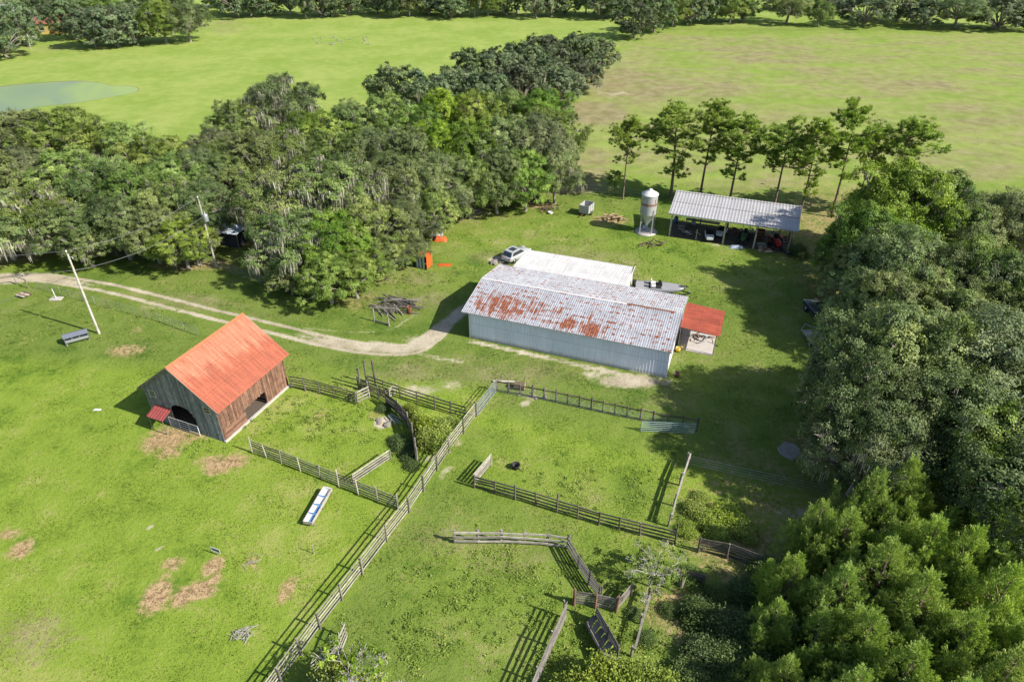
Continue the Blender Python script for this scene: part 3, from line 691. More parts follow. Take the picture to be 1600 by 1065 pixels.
def mat_sheet(name, base, rough=.45, metal=.0, rust=False, streak=.12, base2=None, dots=1.0, wall=False):
    t = NT(name); u, v = t.attr('ru'), t.attr('rv'); sh = t.attr('sheet')
    cx = t.n('CombineXYZ'); t.put(cx.inputs[0], u); t.put(cx.inputs[1], v); vec = cx.outputs[0]
    n1 = t.noise(t.scl(vec, (7, .45, 1)), 1., 3, .6); n2 = t.noise(t.scl(vec, (.5, .5, 1)), 1., 4, .6)
    c = t.mix(t.math('MULTIPLY', t.ramp(t.math('ADD', t.math('MULTIPLY', n1, .6), t.math('MULTIPLY', n2, .4)), .35, .7), 1.), tuple(x * (1 - streak * 1.6) for x in base), tuple(x * (1 + streak) for x in base))
    hs = t.n('HueSaturation'); t.put(hs.inputs['Color'], c); t.put(hs.inputs['Value'], t.math('MULTIPLY_ADD', sh, .1, .95)); c = hs.outputs[0]
    rg = rough
    if base2 is not None:      # a second, washed-out coat on the upper sheets
        m = t.math('ADD', v, t.math('MULTIPLY', t.math('SUBTRACT', t.noise(t.scl(vec, (1.6, .35, 1)), 1., 3, .6), .5), 5.5))
        m = t.math('ADD', m, t.math('MULTIPLY', u, .13))
        c = t.mix(t.math('MULTIPLY', t.ramp(m, 3.0, 4.3), t.math('MULTIPLY_ADD', t.ramp(n1, .35, .65), .6, .3)), c, base2)
        c = t.mix(t.math('MULTIPLY', t.ramp(t.math('SINE', t.math('MULTIPLY', u, 2 * math.pi / .44)), .6, .95), .3), c, t.mix(1., c, (.62, .55, .5), 'MULTIPLY'))
    if rust:
        cols = t.noise(t.scl(vec, (6.2, .26, 1)), 1., 3, .7)
        big = t.ramp(t.math('ADD', t.attr('rust'), t.math('MULTIPLY', t.math('SUBTRACT', t.math('ADD', t.math('MULTIPLY', cols, .72), t.math('MULTIPLY', t.noise(t.scl(vec, (1.2, 1.6, 1)), 1., 4, .65), .5)), .61), 3.6)), .38, .7)
        rowm = t.ramp(t.math('SINE', t.math('MULTIPLY', v, 2 * math.pi / .78)), -.1, .5)
        d = t.noise(t.scl(vec, (2.7, 3.3, 1)), 1., 2, .5)
        dn = t.math('MULTIPLY', t.ramp(t.math('ADD', d, t.math('MULTIPLY', t.math('SUBTRACT', t.noise(t.scl(vec, (.35, .35, 1)), 1., 2), .5), .35)), .55, .585), rowm)
        m = t.math('MAXIMUM', big, t.math('MULTIPLY', dn, dots))
        rc = t.mix(t.ramp(t.noise(t.scl(vec, (4, 4, 1)), 1., 3, .6), .35, .65), (.14, .044, .026), (.33, .11, .05))
        c = t.mix(m, c, rc); rg = t.math('MULTIPLY_ADD', m, .9 - rough, rough)
        metal = t.math('MULTIPLY', t.math('SUBTRACT', 1., m), metal) if metal else 0.
    # grime that gathers in streaks down the sheet and along its lap joints
    gr = t.ramp(t.math('ADD', t.math('MULTIPLY', t.noise(t.scl(vec, (3.5, .22, 1)), 1., 4, .7), .6), t.math('MULTIPLY', t.noise(t.scl(vec, (.8, .8, 1)), 1., 4, .7), .4)), .5, .72)
    c = t.mix(t.math('MULTIPLY', gr, .3), c, t.mix(1., c, (.5, .46, .42), 'MULTIPLY'))
    lap = t.ramp(t.math('FRACT', t.math('DIVIDE', v, 1.83)), .93, .985)
    c = t.mix(t.math('MULTIPLY', lap, .4), c, t.mix(1., c, (.5, .46, .42), 'MULTIPLY'))
    du = t.math('ABSOLUTE', t.math('SUBTRACT', t.math('FRACT', t.math('DIVIDE', u, .44)), .5)); dv = t.math('ABSOLUTE', t.math('SUBTRACT', t.math('FRACT', t.math('DIVIDE', v, .61)), .5))
    scr = t.math('MULTIPLY', t.math('LESS_THAN', du, .14), t.math('LESS_THAN', dv, .09))
    if wall:      # soil splashed up from the ground
        sp = t.ramp(t.math('ADD', v, t.math('MULTIPLY', t.noise(t.scl(vec, (2.2, 1.2, 1)), 1., 4, .7), .7)), .85, .4)
        c = t.mix(t.math('MULTIPLY', sp, .55), c, (.27, .215, .15))
    c = t.mix(t.math('MULTIPLY', scr, 0. if wall else .45), c, t.mix(1., c, (.45, .4, .36), 'MULTIPLY'))
    t.bsdf(c, rg, metal, t.bump(t.noise(t.scl(vec, (.9, 1.3, 1)), 1., 3, .6), .25, .08), .35)
    return t.m

W_GREY = mat_wood('weathered_grey_board', (.125, .112, .098), (.275, .252, .218))
W_PALE = mat_wood('sun_bleached_board', (.22, .20, .17), (.42, .385, .33))
W_DARK = mat_wood('dark_old_board', (.060, .052, .046), (.155, .135, .118))
W_BARN = mat_wood('barn_front_board', (.115, .122, .135), (.26, .268, .28))
W_RED = mat_wood('barn_side_board', (.095, .05, .035), (.235, .135, .09))
W_POLE = mat_wood('utility_pole_wood', (.26, .24, .21), (.44, .41, .37), along=(0, 0, 1))
M_ROOFRED = mat_sheet('red_roof_sheet', (.335, .088, .042), .6, streak=.2, base2=(.41, .178, .10))
M_ROOFRED2 = mat_sheet('red_awning_sheet', (.33, .075, .065), .5, streak=.15)
M_ROOFRUST = mat_sheet('rusty_roof_sheet', (.40, .41, .44), .45, rust=True, streak=.14)
M_ROOFWHITE = mat_sheet('white_roof_sheet', (.52, .51, .505), .45, streak=.13)
M_ROOFGREY = mat_sheet('grey_shed_sheet', (.40, .395, .405), .45, streak=.06)
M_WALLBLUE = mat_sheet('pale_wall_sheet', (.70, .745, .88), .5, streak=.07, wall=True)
M_ORANGE = mat_sheet('orange_porch_sheet', (.33, .075, .042), .6, streak=.22)
M_CONC = mat_simple('concrete', (.42, .395, .36), .9, var=.25, scale=1.5)
M_DARKIN = mat_simple('dark_floor', (.10, .08, .06), .95, var=.3)
M_GALV = mat_simple('galvanised_steel', (.46, .48, .50), .38, .6, var=.12)
M_GLASS = mat_simple('window_glass', (.03, .04, .05), .08, 0, var=.1, spec=.6)
M_WHITE = mat_simple('white_paint', (.62, .61, .59), .5, var=.08)
M_BLACK = mat_simple('black_rubber', (.02, .02, .021), .7, var=.2)
M_RUSTY = mat_simple('rusted_iron', (.16, .065, .035), .85, var=.45, scale=9)
M_TRIM = mat_simple('trim_metal', (.50, .50, .51), .4, var=.1)

# ------------------------------------------------------------------ red-roofed wooden barn
A = R_(67.2)
barn = thing('wooden_barn', 'old wooden barn with bright red metal roof and arched front opening', 'barn', (-24.625, 43.762, 0), A)
BL, BW, BE, BR = 8.55, 8.0, 3.87, 6.85
slope = (6.93 - 3.5) / 4.49
def roof_z(y): return 3.5 + (min(y, BW - y) + .49) * slope - .06
def arch_top(y):
    if not 2.75 < y < 5.62: return 0
    t = (y - 4.18) / 1.435
    return 1.25 + 1.42 * max(0, 1 - abs(t) ** 2.6) ** .5
def wall_boards(n, along, ymax, zlo, zhi, mat, off, label=None):
    """vertical boards side by side along one wall"""
    w = ymax / n
    for i in range(n):
        c = (i + .5) * w; lo, hi = zlo(c), zhi(c)
        if hi - lo < .1: continue
        th = .03; j = prng.uniform(-.012, .012)
        p = along(c, off + j)
        board(barn, (*p, lo), (*p, hi + prng.uniform(-.05, 0)), w * .955, th, mat, up=tuple(along(1, 0)[k] - along(0, 0)[k] for k in range(2)) + (0,), name='wall_board')
fr = lambda c, o: (o, c)
sd = lambda c, o: (c, o)
wall_boards(38, fr, BW, arch_top, roof_z, W_BARN, 0)
wall_boards(30, fr, BW, lambda y: 0, roof_z, W_BARN, BL)
def side_lo(x):
    if 2.85 < x < 5.6: return 1.5 + prng.uniform(-.12, .12)
    if .5 < x < 2.85: return 1.15 + prng.uniform(-.1, .1)
    return .12
wall_boards(40, sd, BL, side_lo, lambda x: BE - .12, W_RED, 0)
wall_boards(30, sd, BL, lambda x: 0, lambda x: BE - .12, W_BARN, BW)
for k in range(5): board(barn, (.35, -.015, .26 + k * .21), (2.85, -.015, .26 + k * .21), .19, .03, W_RED, name='kick_board')
obj('sill', MB().box((BL / 2, -.06, .07), (BL + .1, .22, .2)).mesh('sill', M_CONC), barn)
obj('floor', MB().box((BL / 2, BW / 2, .012), (BL - .1, BW - .1, .02)).mesh('barn_floor', M_DARKIN), barn)
for x, y in ((.1, .1), (.1, BW - .1), (BL - .1, .1), (BL - .1, BW - .1), (2.8, .12), (5.65, .12), (.12, 2.7), (.12, 5.66)):
    post(barn, (x, y), BE - .2 if y < .2 or y > BW - .3 else 3.2, .2, W_GREY, True, 0)
board(barn, (2.7, .1, 1.55), (5.75, .1, 1.55), .16, .08, W_GREY, name='lintel')
for y0, y1, z0, z1 in ((6.7, 7.39, 2.9, 3.5), (.62, 1.31, 2.95, 3.6)):
    w = obj('window', MB().box((-.03, (y0 + y1) / 2, (z0 + z1) / 2), (.03, y1 - y0, z1 - z0)).mesh('window', M_GLASS), barn)
    fb = MB()
    for yy in (y0, y1): fb.box((-.055, yy, (z0 + z1) / 2), (.05, .07, z1 - z0 + .14))
    for zz in (z0, z1): fb.box((-.052, (y0 + y1) / 2, zz), (.05, y1 - y0, .07))
    fb.box((-.053, (y0 + y1) / 2, (z0 + z1) / 2), (.04, y1 - y0, .04))
    obj('window_frame', fb.mesh('window_frame', mat_simple('faded_frame_%d' % int(y0), (.42, .40, .30), .8)), w)
# roof: separate ribbed sheets on both slopes
sl = math.hypot(4.49, 6.93 - 3.5); nP = 14; x0r, x1r = -.25, 9.0; pw = (x1r - x0r) / nP
for i in range(nP):
    me = panel_mesh('red_sheet', pw, sl + .02, M_ROOFRED, i * pw, 0, .22, .024, 10, seed=i)
    frame(obj('roof_sheet', me, barn), (1, 0, 0), (0, 4.49, 3.43), (x0r + i * pw, -.49, 3.5 + prng.uniform(0, .008)))
    me = panel_mesh('red_sheet_back', pw, sl + .02, M_ROOFRED, i * pw + 20, 0, .22, .024, 2, seed=i + 40)
    frame(obj('roof_sheet', me, barn), (-1, 0, 0), (0, -4.49, 3.43), (x0r + (i + 1) * pw, BW + .49, 3.5 + prng.uniform(0, .008)))
rc = MB().poly([(x0r, 3.8, 6.84), (x1r, 3.8, 6.84), (x1r, 4, 7.0), (x0r, 4, 7.0)]).poly([(x0r, 4, 7.0), (x1r, 4, 7.0), (x1r, 4.2, 6.84), (x0r, 4.2, 6.84)])
obj('ridge_cap', rc.mesh('ridge_cap', mat_simple('ridge_orange', (.37, .125, .055), .6)), barn)
for sgn, y0 in ((1, -.49), (-1, BW + .49)):
    board(barn, (x0r - .02, y0, 3.4), (x0r - .02, 4, 6.83), .18, .03, W_GREY, name='barge_board')
    board(barn, (x1r + .02, y0, 3.4), (x1r + .02, 4, 6.83), .18, .03, W_GREY, name='barge_board')
# purlin ends and rafters under the roof
for i in range(8): board(barn, (x0r + .1 + i * 1.2, -.35, 3.5), (x0r + .1 + i * 1.2, 4, 6.8), .12, .05, W_DARK, up=(1, 0, 0), name='rafter')
# little awning by the front
aw = panel_mesh('awning_sheet', 1.85, 1.25, M_ROOFRED2, 3, 1, .31, .024, 3)
frame(obj('awning_sheet', aw, barn), (0, -1, 0), (1, 0, .38), (-1.3, 7.05, 1.62))
post(barn, (-1.2, 6.9), 1.62, .09, W_GREY, True, 0, 'awning_post'); post(barn, (-1.2, 5.35), 1.62, .09, W_GREY, True, 0, 'awning_post')
board(barn, (-1.25, 7.0, 1.58), (-1.25, 5.25, 1.58), .1, .05, W_GREY, name='awning_beam')
# metal gate across the arch
def tube_gate(name, label, p, q, h, nb, mat, group=None, lift=.12, braces=(.33, .67), sag=0.0):
    p, q = Vector(p), Vector(q); L = (q - p).length
    o = thing(name, label, 'gate', (p.x, p.y, 0), math.atan2(q.y - p.y, q.x - p.x), group)
    for i in range(nb):
        z = lift + (h - lift) * i / (nb - 1); obj('bar', MB().tube([(0, 0, z), (L * .5, 0, z - sag), (L, 0, z)], .03, 6).mesh('gate_bar', mat), o)
    for x in (0.0, L): obj('end_bar', MB().tube([(x, 0, lift), (x, 0, h)], .034, 6).mesh('gate_end', mat), o)
    for f in braces: obj('brace', MB().box((L * f, -.02, (h + lift) / 2), (.05, .02, h - lift)).mesh('gate_brace', mat), o)
    return o
def barn_pt(x, y): return Vector((-24.625 + x * math.cos(A) - y * math.sin(A), 43.762 + x * math.sin(A) + y * math.cos(A), 0))
tube_gate('metal_gate', 'pale tubular metal gate across the arched barn opening', barn_pt(-.25, 2.5), barn_pt(-.25, 5.8), 1.15, 5, M_WHITE)

# ------------------------------------------------------------------ long metal barn
BA = math.atan2(52.92 - 59.97, 14.9 + 4.39)
big = thing('metal_barn', 'long white metal barn with rust-streaked roof, rear lean-to and orange side porch', 'barn', (-4.39, 59.97, 0), BA)
EX0, EX1, YF, ZE, YR, ZR, YB, ZB = -.75, 20.75, -.3, 3.2, 5.4, 4.22, 10.9, 3.15
def rustf(u, v):
    r = 0 * u
    for a, b, ra, rb, val in ((3.6, 2.0, 3.6, 2.3, .74), (6.8, 2.6, 2.6, 1.9, .6), (2.2, 1.4, 2.0, 1.3, .7), (11.0, 1.2, 1.0, 1.2, .9), (13.4, 1.0, 1.3, 1.5, .95), (9.2, 2.9, 1.4, .9, .45), (12.9, 3.8, .6, 2.2, .45), (16.5, 3.2, 3.5, 2, .22), (8.7, 1.1, .6, .5, .35), (5.5, .9, 3, .6, .4), (9.3, 1.0, 2.5, .9, .42), (17, .8, 3, .5, .25), (19.5, 2.5, 1, 2.5, .25)):
        r = np.maximum(r, val * np.clip(1.35 - np.hypot((u - a) / ra, (v - b) / rb), 0, 1))
    return r
nB = 32; pw = (EX1 - EX0) / nB
Lf, Lb = math.hypot(YR - YF, ZR - ZE), math.hypot(YB - YR, ZR - ZB)
for i in range(nB):
    me = panel_mesh('rusty_sheet', pw, Lf + .02, M_ROOFRUST, i * pw, 0, .22, .022, 14, rustf, i)
    frame(obj('roof_sheet', me, big), (1, 0, 0), (0, YR - YF, ZR - ZE), (EX0 + i * pw, YF, ZE + prng.uniform(0, .01)))
    me = panel_mesh('rusty_sheet_back', pw, Lb + .02, M_ROOFRUST, 40 - i * pw, 20, .22, .022, 14, None, i + 50)
    frame(obj('roof_sheet', me, big), (-1, 0, 0), (0, YR - YB, ZR - ZB), (EX0 + (i + 1) * pw, YB, ZB + prng.uniform(0, .01)))
cap = MB().poly([(EX0, YR - .18, ZR + .0), (15.2, YR - .18, ZR + .0), (15.2, YR, ZR + .05), (EX0, YR, ZR + .05)]).poly([(EX0, YR, ZR + .05), (15.2, YR, ZR + .05), (15.2, YR + .18, ZR), (EX0, YR + .18, ZR)])
obj('ridge_cap', cap.mesh('ridge_cap_pale', M_TRIM), big)
cap = MB().poly([(15.2, YR - .12, ZR + .02), (20.1, YR - .12, ZR + .02), (20.1, YR, ZR + .06), (15.2, YR, ZR + .06)]).poly([(15.2, YR, ZR + .06), (20.1, YR, ZR + .06), (20.1, YR + .12, ZR + .02), (15.2, YR + .12, ZR + .02)])
tag(obj('ridge_cap', cap.mesh('ridge_cap_rusty', M_RUSTY), big), 'rusted length of ridge cap')
def wall_panels(p, q, z0f, z1f, n, inward):
    p, q = Vector(p), Vector(q); d = (q - p); L = d.length; d.normalize()
    for i in range(n):
        w = L / n; a = p + d * (w * i); zt = min(z1f(i / n), z1f((i + 1) / n))
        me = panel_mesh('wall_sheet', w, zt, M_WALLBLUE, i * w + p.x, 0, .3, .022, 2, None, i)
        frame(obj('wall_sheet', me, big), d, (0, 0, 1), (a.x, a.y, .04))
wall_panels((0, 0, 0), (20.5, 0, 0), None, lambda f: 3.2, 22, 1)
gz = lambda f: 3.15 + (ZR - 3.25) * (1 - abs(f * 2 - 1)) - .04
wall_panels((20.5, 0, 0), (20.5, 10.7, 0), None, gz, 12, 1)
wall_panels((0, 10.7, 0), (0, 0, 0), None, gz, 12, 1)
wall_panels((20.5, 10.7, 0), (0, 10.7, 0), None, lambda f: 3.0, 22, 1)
obj('footing', MB().box((10.25, 5.35, .02), (20.6, 10.8, .1)).mesh('footing', M_CONC), big)
for p, q in (((0, -.035), (0, 0)), ((20.54, -.035), (0, 0))): obj('corner_trim', MB().box((p[0], p[1] + .02, 1.6), (.14, .14, 3.12)).mesh('corner_trim', M_WHITE), big)
obj('eave_trim', MB().box(((EX0 + EX1) / 2, YF + .02, ZE - .06), (EX1 - EX0, .03, .1)).mesh('eave_trim', M_TRIM), big)
for s in range(2):
    x = EX1 + .012 if s else EX0 - .012
    b = MB().bar((x, YF, ZE - .04), (x, YR, ZR - .04), .02, .16).bar((x, YR, ZR - .04), (x, YB, ZB - .04), .02, .16)
    obj('barge_trim', b.mesh('barge_trim', M_TRIM), big)
# rear lean-to
LX0, LX1, LY1, LZ0, LZ1 = .7, 13.9, 16.5, 3.08, 2.65
nL = 16; pw = (LX1 - LX0) / nL; Ll = math.hypot(LY1 - YB + .15, LZ0 - LZ1)
for i in range(nL):
    me = panel_mesh('white_sheet', pw, Ll, M_ROOFWHITE, 80 - i * pw, 20, .22, .02, 3, None, i)
    frame(obj('lean_to_sheet', me, big), (-1, 0, 0), (0, YB - .15 - LY1, LZ0 - LZ1), (LX0 + (i + 1) * pw, LY1, LZ1 + prng.uniform(0, .008)))
for y0, y1, x in ((10.75, 16.3, LX1 - .15),):
    me = panel_mesh('lean_to_wall', y1 - y0, 2.6, M_ROOFWHITE, 0, 0, .3, .02, 2)
    frame(obj('lean_to_wall', me, big), (0, 1, 0), (0, 0, 1), (x, y0, .03))
    me = panel_mesh('lean_to_wall2', LX1 - LX0 - .3, 2.6, M_ROOFWHITE, 0, 0, .3, .02, 2)
    frame(obj('lean_to_wall', me, big), (-1, 0, 0), (0, 0, 1), (x, y1, .03))
    me = panel_mesh('lean_to_wall3', y1 - y0, 2.6, M_ROOFWHITE, 0, 0, .3, .02, 2)
    frame(obj('lean_to_wall', me, big), (0, -1, 0), (0, 0, 1), (LX0 + .15, y1, .03))
obj('lean_to_fascia', MB().box(((LX0 + LX1) / 2, LY1 + .015, LZ1 - .05), (LX1 - LX0, .03, .12)).box((LX1 + .015, (YB + LY1) / 2, (LZ0 + LZ1) / 2 - .08), (.03, LY1 - YB, .16)).mesh('lean_to_fascia', M_WHITE), big)
obj('door', MB().box((LX1 - .12, 12.2, 1.05), (.05, 1.0, 2.05)).mesh('side_door', M_GALV), big)
# orange porch at the right end
nO = 8; pw = 5.1 / nO
for i in range(nO):
    me = panel_mesh('orange_sheet', pw, 3.98, M_ORANGE, i * pw, 0, .21, .022, 3, None, i)
    frame(obj('porch_sheet', me, big), (0, -1, 0), (1, 0, -.075), (20.78, 10.25 - i * pw, 2.82 + prng.uniform(0, .008)))
for x, y in ((24.4, 5.4), (24.4, 10.0), (20.9, 5.4)): post(big, (x, y), 2.5, .13, W_GREY, True, .01, 'porch_post')
board(big, (24.4, 5.3, 2.44), (24.4, 10.1, 2.44), .16, .06, W_GREY, name='porch_beam'); board(big, (20.8, 5.4, 2.58), (24.6, 5.4, 2.42), .14, .06, W_GREY, name='porch_beam')
obj('porch_slab', MB().box((22.6, 7.65, .05), (3.6, 4.7, .1)).mesh('porch_slab', M_CONC), big)
def big_pt(x, y): return Vector((-4.39 + x * math.cos(BA) - y * math.sin(BA), 59.97 + x * math.sin(BA) + y * math.cos(BA), 0))

# ------------------------------------------------------------------ open pole shed
SA = R_(-20.33)
shed = thing('pole_shed', 'open pole shed with grey ribbed metal roof in front of the pines', 'shed', (20.775, 84.547, 0), SA)
SL, SD, SZ0, SZ1 = 16.3, 5.75, 3.4, 4.5
nS = 20; pw = SL / nS; Ls = math.hypot(SD, SZ1 - SZ0)
for i in range(nS):
    me = panel_mesh('shed_sheet', pw, Ls, M_ROOFGREY, i * pw, 0, .4, .03, 2, None, i)
    frame(obj('roof_sheet', me, shed), (1, 0, 0), (0, SD, SZ1 - SZ0), (i * pw, 0, SZ0 + prng.uniform(0, .008)))
obj('fascia', MB().box((SL / 2, -.02, SZ0 - .08), (SL, .04, .16)).mesh('shed_fascia', M_GALV), shed)
for x in (.45, 7.5, 11.4, 15.6):
    post(shed, (x, .35), SZ0, .24, W_POLE, False, .012); post(shed, (x + .1, SD - .35), SZ1 - .1, .24, W_GREY, False, .012)
post(shed, (4.0, .4), 1.5, .12, W_POLE, False, .02, 'short_post'); post(shed, (3.9, SD - .4), SZ1 - .1, .22, W_GREY, False, .01)
for y, z in ((.35, SZ0 - .03), (2.9, 3.9), (SD - .35, SZ1 - .12)): board(shed, (.1, y, z), (SL - .1, y, z), .2, .08, W_GREY, name='beam')
for x in (.45, 7.5, 11.4, 15.6): board(shed, (x, .1, SZ0 - .12), (x, SD - .1, SZ1 - .2), .18, .06, W_GREY, name='rafter')
obj('floor', MB().box((SL / 2, SD / 2 + .1, .012), (SL - .4, SD - .3, .024)).mesh('shed_floor', mat_simple('dark_brown_dirt', (.085, .07, .055), .95, var=.5, scale=1.2)), shed)  # whole floor in one mottled dark brown, darker than the yard dirt
obj('back_rail', MB().box((4, SD - .3, 1.1), (7.4, .05, .18)).mesh('back_rail', M_GALV), shed)
def shed_pt(x, y): return Vector((20.775 + x * math.cos(SA) - y * math.sin(SA), 84.547 + x * math.sin(SA) + y * math.cos(SA), 0))
# ------------------------------------------------------------------ fences and gates
def fence(name, label, pts, h, nr, spacing, mat, pmat=None, rail=.15, th=.035, pd=.15, extra=.12, jit=.03, side=1, square=False, low=.18, plen=None, cat='fence', tall=None, group=None):
    """posts along the line, each with nr separate boards to the next"""
    pts = [G(*p) if len(p) == 2 else Vector(p) for p in pts]; pmat = pmat or mat
    o0 = pts[0]; o = thing(name, label, cat, (o0.x, o0.y, 0), 0, group)
    line = []
    for a, b in zip(pts[:-1], pts[1:]):
        n = max(1, round((b - a).length / spacing))
        line += [a.lerp(b, i / n) - o0 for i in range(n)]
    line.append(pts[-1] - o0)
    for i, p in enumerate(line):
        ph = h + extra * prng.uniform(.3, 1.6)
        if tall and i in tall: ph = tall[i]
        post(o, p, ph, pd * prng.uniform(.85, 1.15), pmat, square)
    for a, b in zip(line[:-1], line[1:]):
        d = (b - a).normalized(); s = Vector((-d.y, d.x, 0)) * side * (pd * .5 + th * .6)
        for k in range(nr):
            z = low + (h - low - rail * .5) * (k / max(1, nr - 1)); j = jit
            board(o, a + s - d * .06 + Vector((0, 0, z + prng.gauss(0, j))), b + s + d * .06 + Vector((0, 0, z + prng.gauss(0, j))), rail * prng.uniform(.85, 1.1), th, mat)
    return o
def wire_fence(name, label, pts, h, spacing, mat, pd=.07, nw=4):
    pts = [G(*p) for p in pts]; o0 = pts[0]; o = thing(name, label, 'fence', (o0.x, o0.y, 0)); line = []
    for a, b in zip(pts[:-1], pts[1:]):
        n = max(1, round((b - a).length / spacing)); line += [a.lerp(b, i / n) - o0 for i in range(n)]
    line.append(pts[-1] - o0)
    for p in line: post(o, p, h * prng.uniform(.9, 1.15), pd, mat, False, .06)
    for k in range(nw):
        z = .25 + (h - .3) * k / (nw - 1); obj('wire', MB().tube([(p.x, p.y, z) for p in line], .012, 4).mesh('fence_wire', M_GALV), o)
    return o

fence('board_fence', 'long pale board fence running diagonally to the bottom edge', [(745, 650), (703, 706), (640, 800), (567, 896), (501, 982), (440, 1066), (395, 1130)], 1.55, 5, 2.5, W_PALE, W_GREY, .092, .035, .15, .16, .02, side=-1)
tube_gate('metal_gate', 'long silver tubular gate at the head of the diagonal fence', G(776, 611), G(746, 650), 1.45, 6, M_GALV)
fence('board_fence', 'grey five-rail fence below the barn pen, beside the blue trough', [(394, 707), (440, 724), (500, 748), (560, 772), (622, 797)], 1.35, 5, 1.75, W_GREY, W_PALE, .13, .035, .13, .3, .02, side=1)
fence('wooden_gate', 'white four-board gate standing open inside the barn pen', [(553, 757), (611, 718)], 1.1, 4, 3.6, W_PALE, W_PALE, .13, .03, .09, .0, .012, cat='gate', low=.2)
fence('board_fence', 'dark four-rail fence running right from the barn corner', [(455, 606), (500, 615), (545, 628), (556, 632)], 1.35, 5, 1.6, W_DARK, W_DARK, .12, .04, .13, .12, .05)
fence('wooden_gate', 'small pale wooden pallet gate by the tall chute posts', [(559, 630), (578, 621)], 1.3, 4, 2.4, W_PALE, W_PALE, .14, .03, .09, .04, .02, cat='gate', low=.15)
fence('board_fence', 'dark rail fence from the tall chute posts to the diagonal fence', [(577, 606), (625, 622), (680, 640), (728, 655)], 1.35, 4, 1.7, W_DARK, W_DARK, .13, .04, .13, .2, .03, side=1)
fence('curved_chute_fence', 'dark close-boarded fence curving through the cattle chute', [(605, 632), (622, 645), (638, 664), (646, 684), (650, 705), (652, 722)], 1.5, 8, 1.3, W_DARK, W_GREY, .17, .03, .14, .12, .02, side=-1, low=.12)
fence('wooden_gate', 'tiny pale slatted gate between chute and rear fence', [(609, 622), (621, 614)], 1.1, 4, 2, W_PALE, W_PALE, .13, .03, .09, .04, .02, cat='gate')
fence('chute_fence', 'short dark chute side between the tall posts', [(560, 607), (592, 622), (605, 632)], 1.3, 5, 1.6, W_DARK, W_GREY, .14, .03, .14, .1, .02)
for k, (px, py, h) in enumerate(((563, 608, 2.6), (574, 606, 3.3), (587, 601, 2.9))):
    p = G(px, py); o = thing('chute_post', ('shorter dark chute post on the left of three', 'tallest dark chute post, middle of three', 'tall dark chute post on the right of three')[k], 'post', (p.x, p.y, 0), 0, 'tall chute posts')
    post(o, (0, 0), h, .19, W_DARK, False, .02, 'pole'); board(o, (-.12, 0, h - .3), (.12, 0, h - .3), .1, .05, W_DARK, name='cleat')
# paddock fence in front of the metal barn
fence('post_and_rail_fence', 'dark post and single-rail fence in front of the metal barn', [(776, 611), (850, 624), (905, 636), (960, 648), (1020, 660), (1088, 672)], 1.25, 1, 1.3, W_DARK, W_DARK, .12, .05, .17, .14, .03, low=1.02)
p0 = [G(*q) for q in ((776, 611), (850, 624), (905, 636), (960, 648), (1020, 660), (1088, 672))]
o = thing('mesh_fence_wire', 'fine wire mesh strung low along the dark post fence', 'wire', (0, 0, 0))
for z in (.12, .3, .48, .66, .84): obj('wire', MB().tube([(q.x, q.y - .1, z) for q in p0], .01, 4).mesh('mesh_wire', M_GALV), o)
tube_gate('metal_gate', 'green-grey tubular gate lying open in the paddock shade', G(1001, 674), G(1084, 678), 1.15, 6, mat_simple('green_gate_paint', (.26, .36, .34), .5), braces=(.62,))
fence('board_fence', 'brown four-rail fence across the middle of the paddock', [(741, 762), (805, 780), (870, 800), (935, 820), (1000, 836), (1054, 850)], 1.25, 4, 1.75, W_DARK, W_DARK, .14, .045, .15, .16, .03, tall={2: 1.75, 4: 2.0, 9: 2.2})
fence('wooden_gate', 'pale boarded gate panel leaning at the middle fence end', [(742, 758), (768, 727)], 1.25, 5, 3.4, W_PALE, W_PALE, .14, .03, .09, .0, .01, cat='gate', low=.2)
fence('log_rail_fence', 'rough pale rail fence at the right side of the paddock', [(1073, 726), (1062, 758), (1052, 790), (1044, 822)], 1.35, 2, 1.8, W_PALE, W_GREY, .17, .1, .17, .05, .03, low=.95)
wire_fence('wire_fence', 'thin wire fence running right through the shade', [(1076, 727), (1140, 742), (1210, 757), (1290, 775)], 1.1, 3.4, W_GREY)
fence('board_fence', 'light grey three-rail fence at the centre, square posts', [(711, 847), (748, 847), (783, 847), (820, 849), (855, 851), (888, 855)], 1.3, 3, 1.8, W_PALE, W_GREY, .2, .05, .24, .05, .03, side=-1, square=True, low=.3)
fence('board_fence', 'grey board fence angling down from the centre fence corner', [(888, 857), (906, 888), (922, 913), (938, 936)], 1.35, 6, 1.35, W_GREY, W_DARK, .14, .035, .15, .1, .02, side=-1)
fence('board_fence', 'dark plank panel between two round reddish posts', [(897, 945), (930, 950), (962, 957)], 1.35, 6, 1.7, W_GREY, W_RED, .12, .035, .2, .25, .02, low=.15)
fence('board_fence', 'short grey plank panel angled beneath the bare tree', [(964, 956), (986, 930)], 1.2, 6, 2, W_GREY, W_GREY, .15, .035, .12, .1, .02)
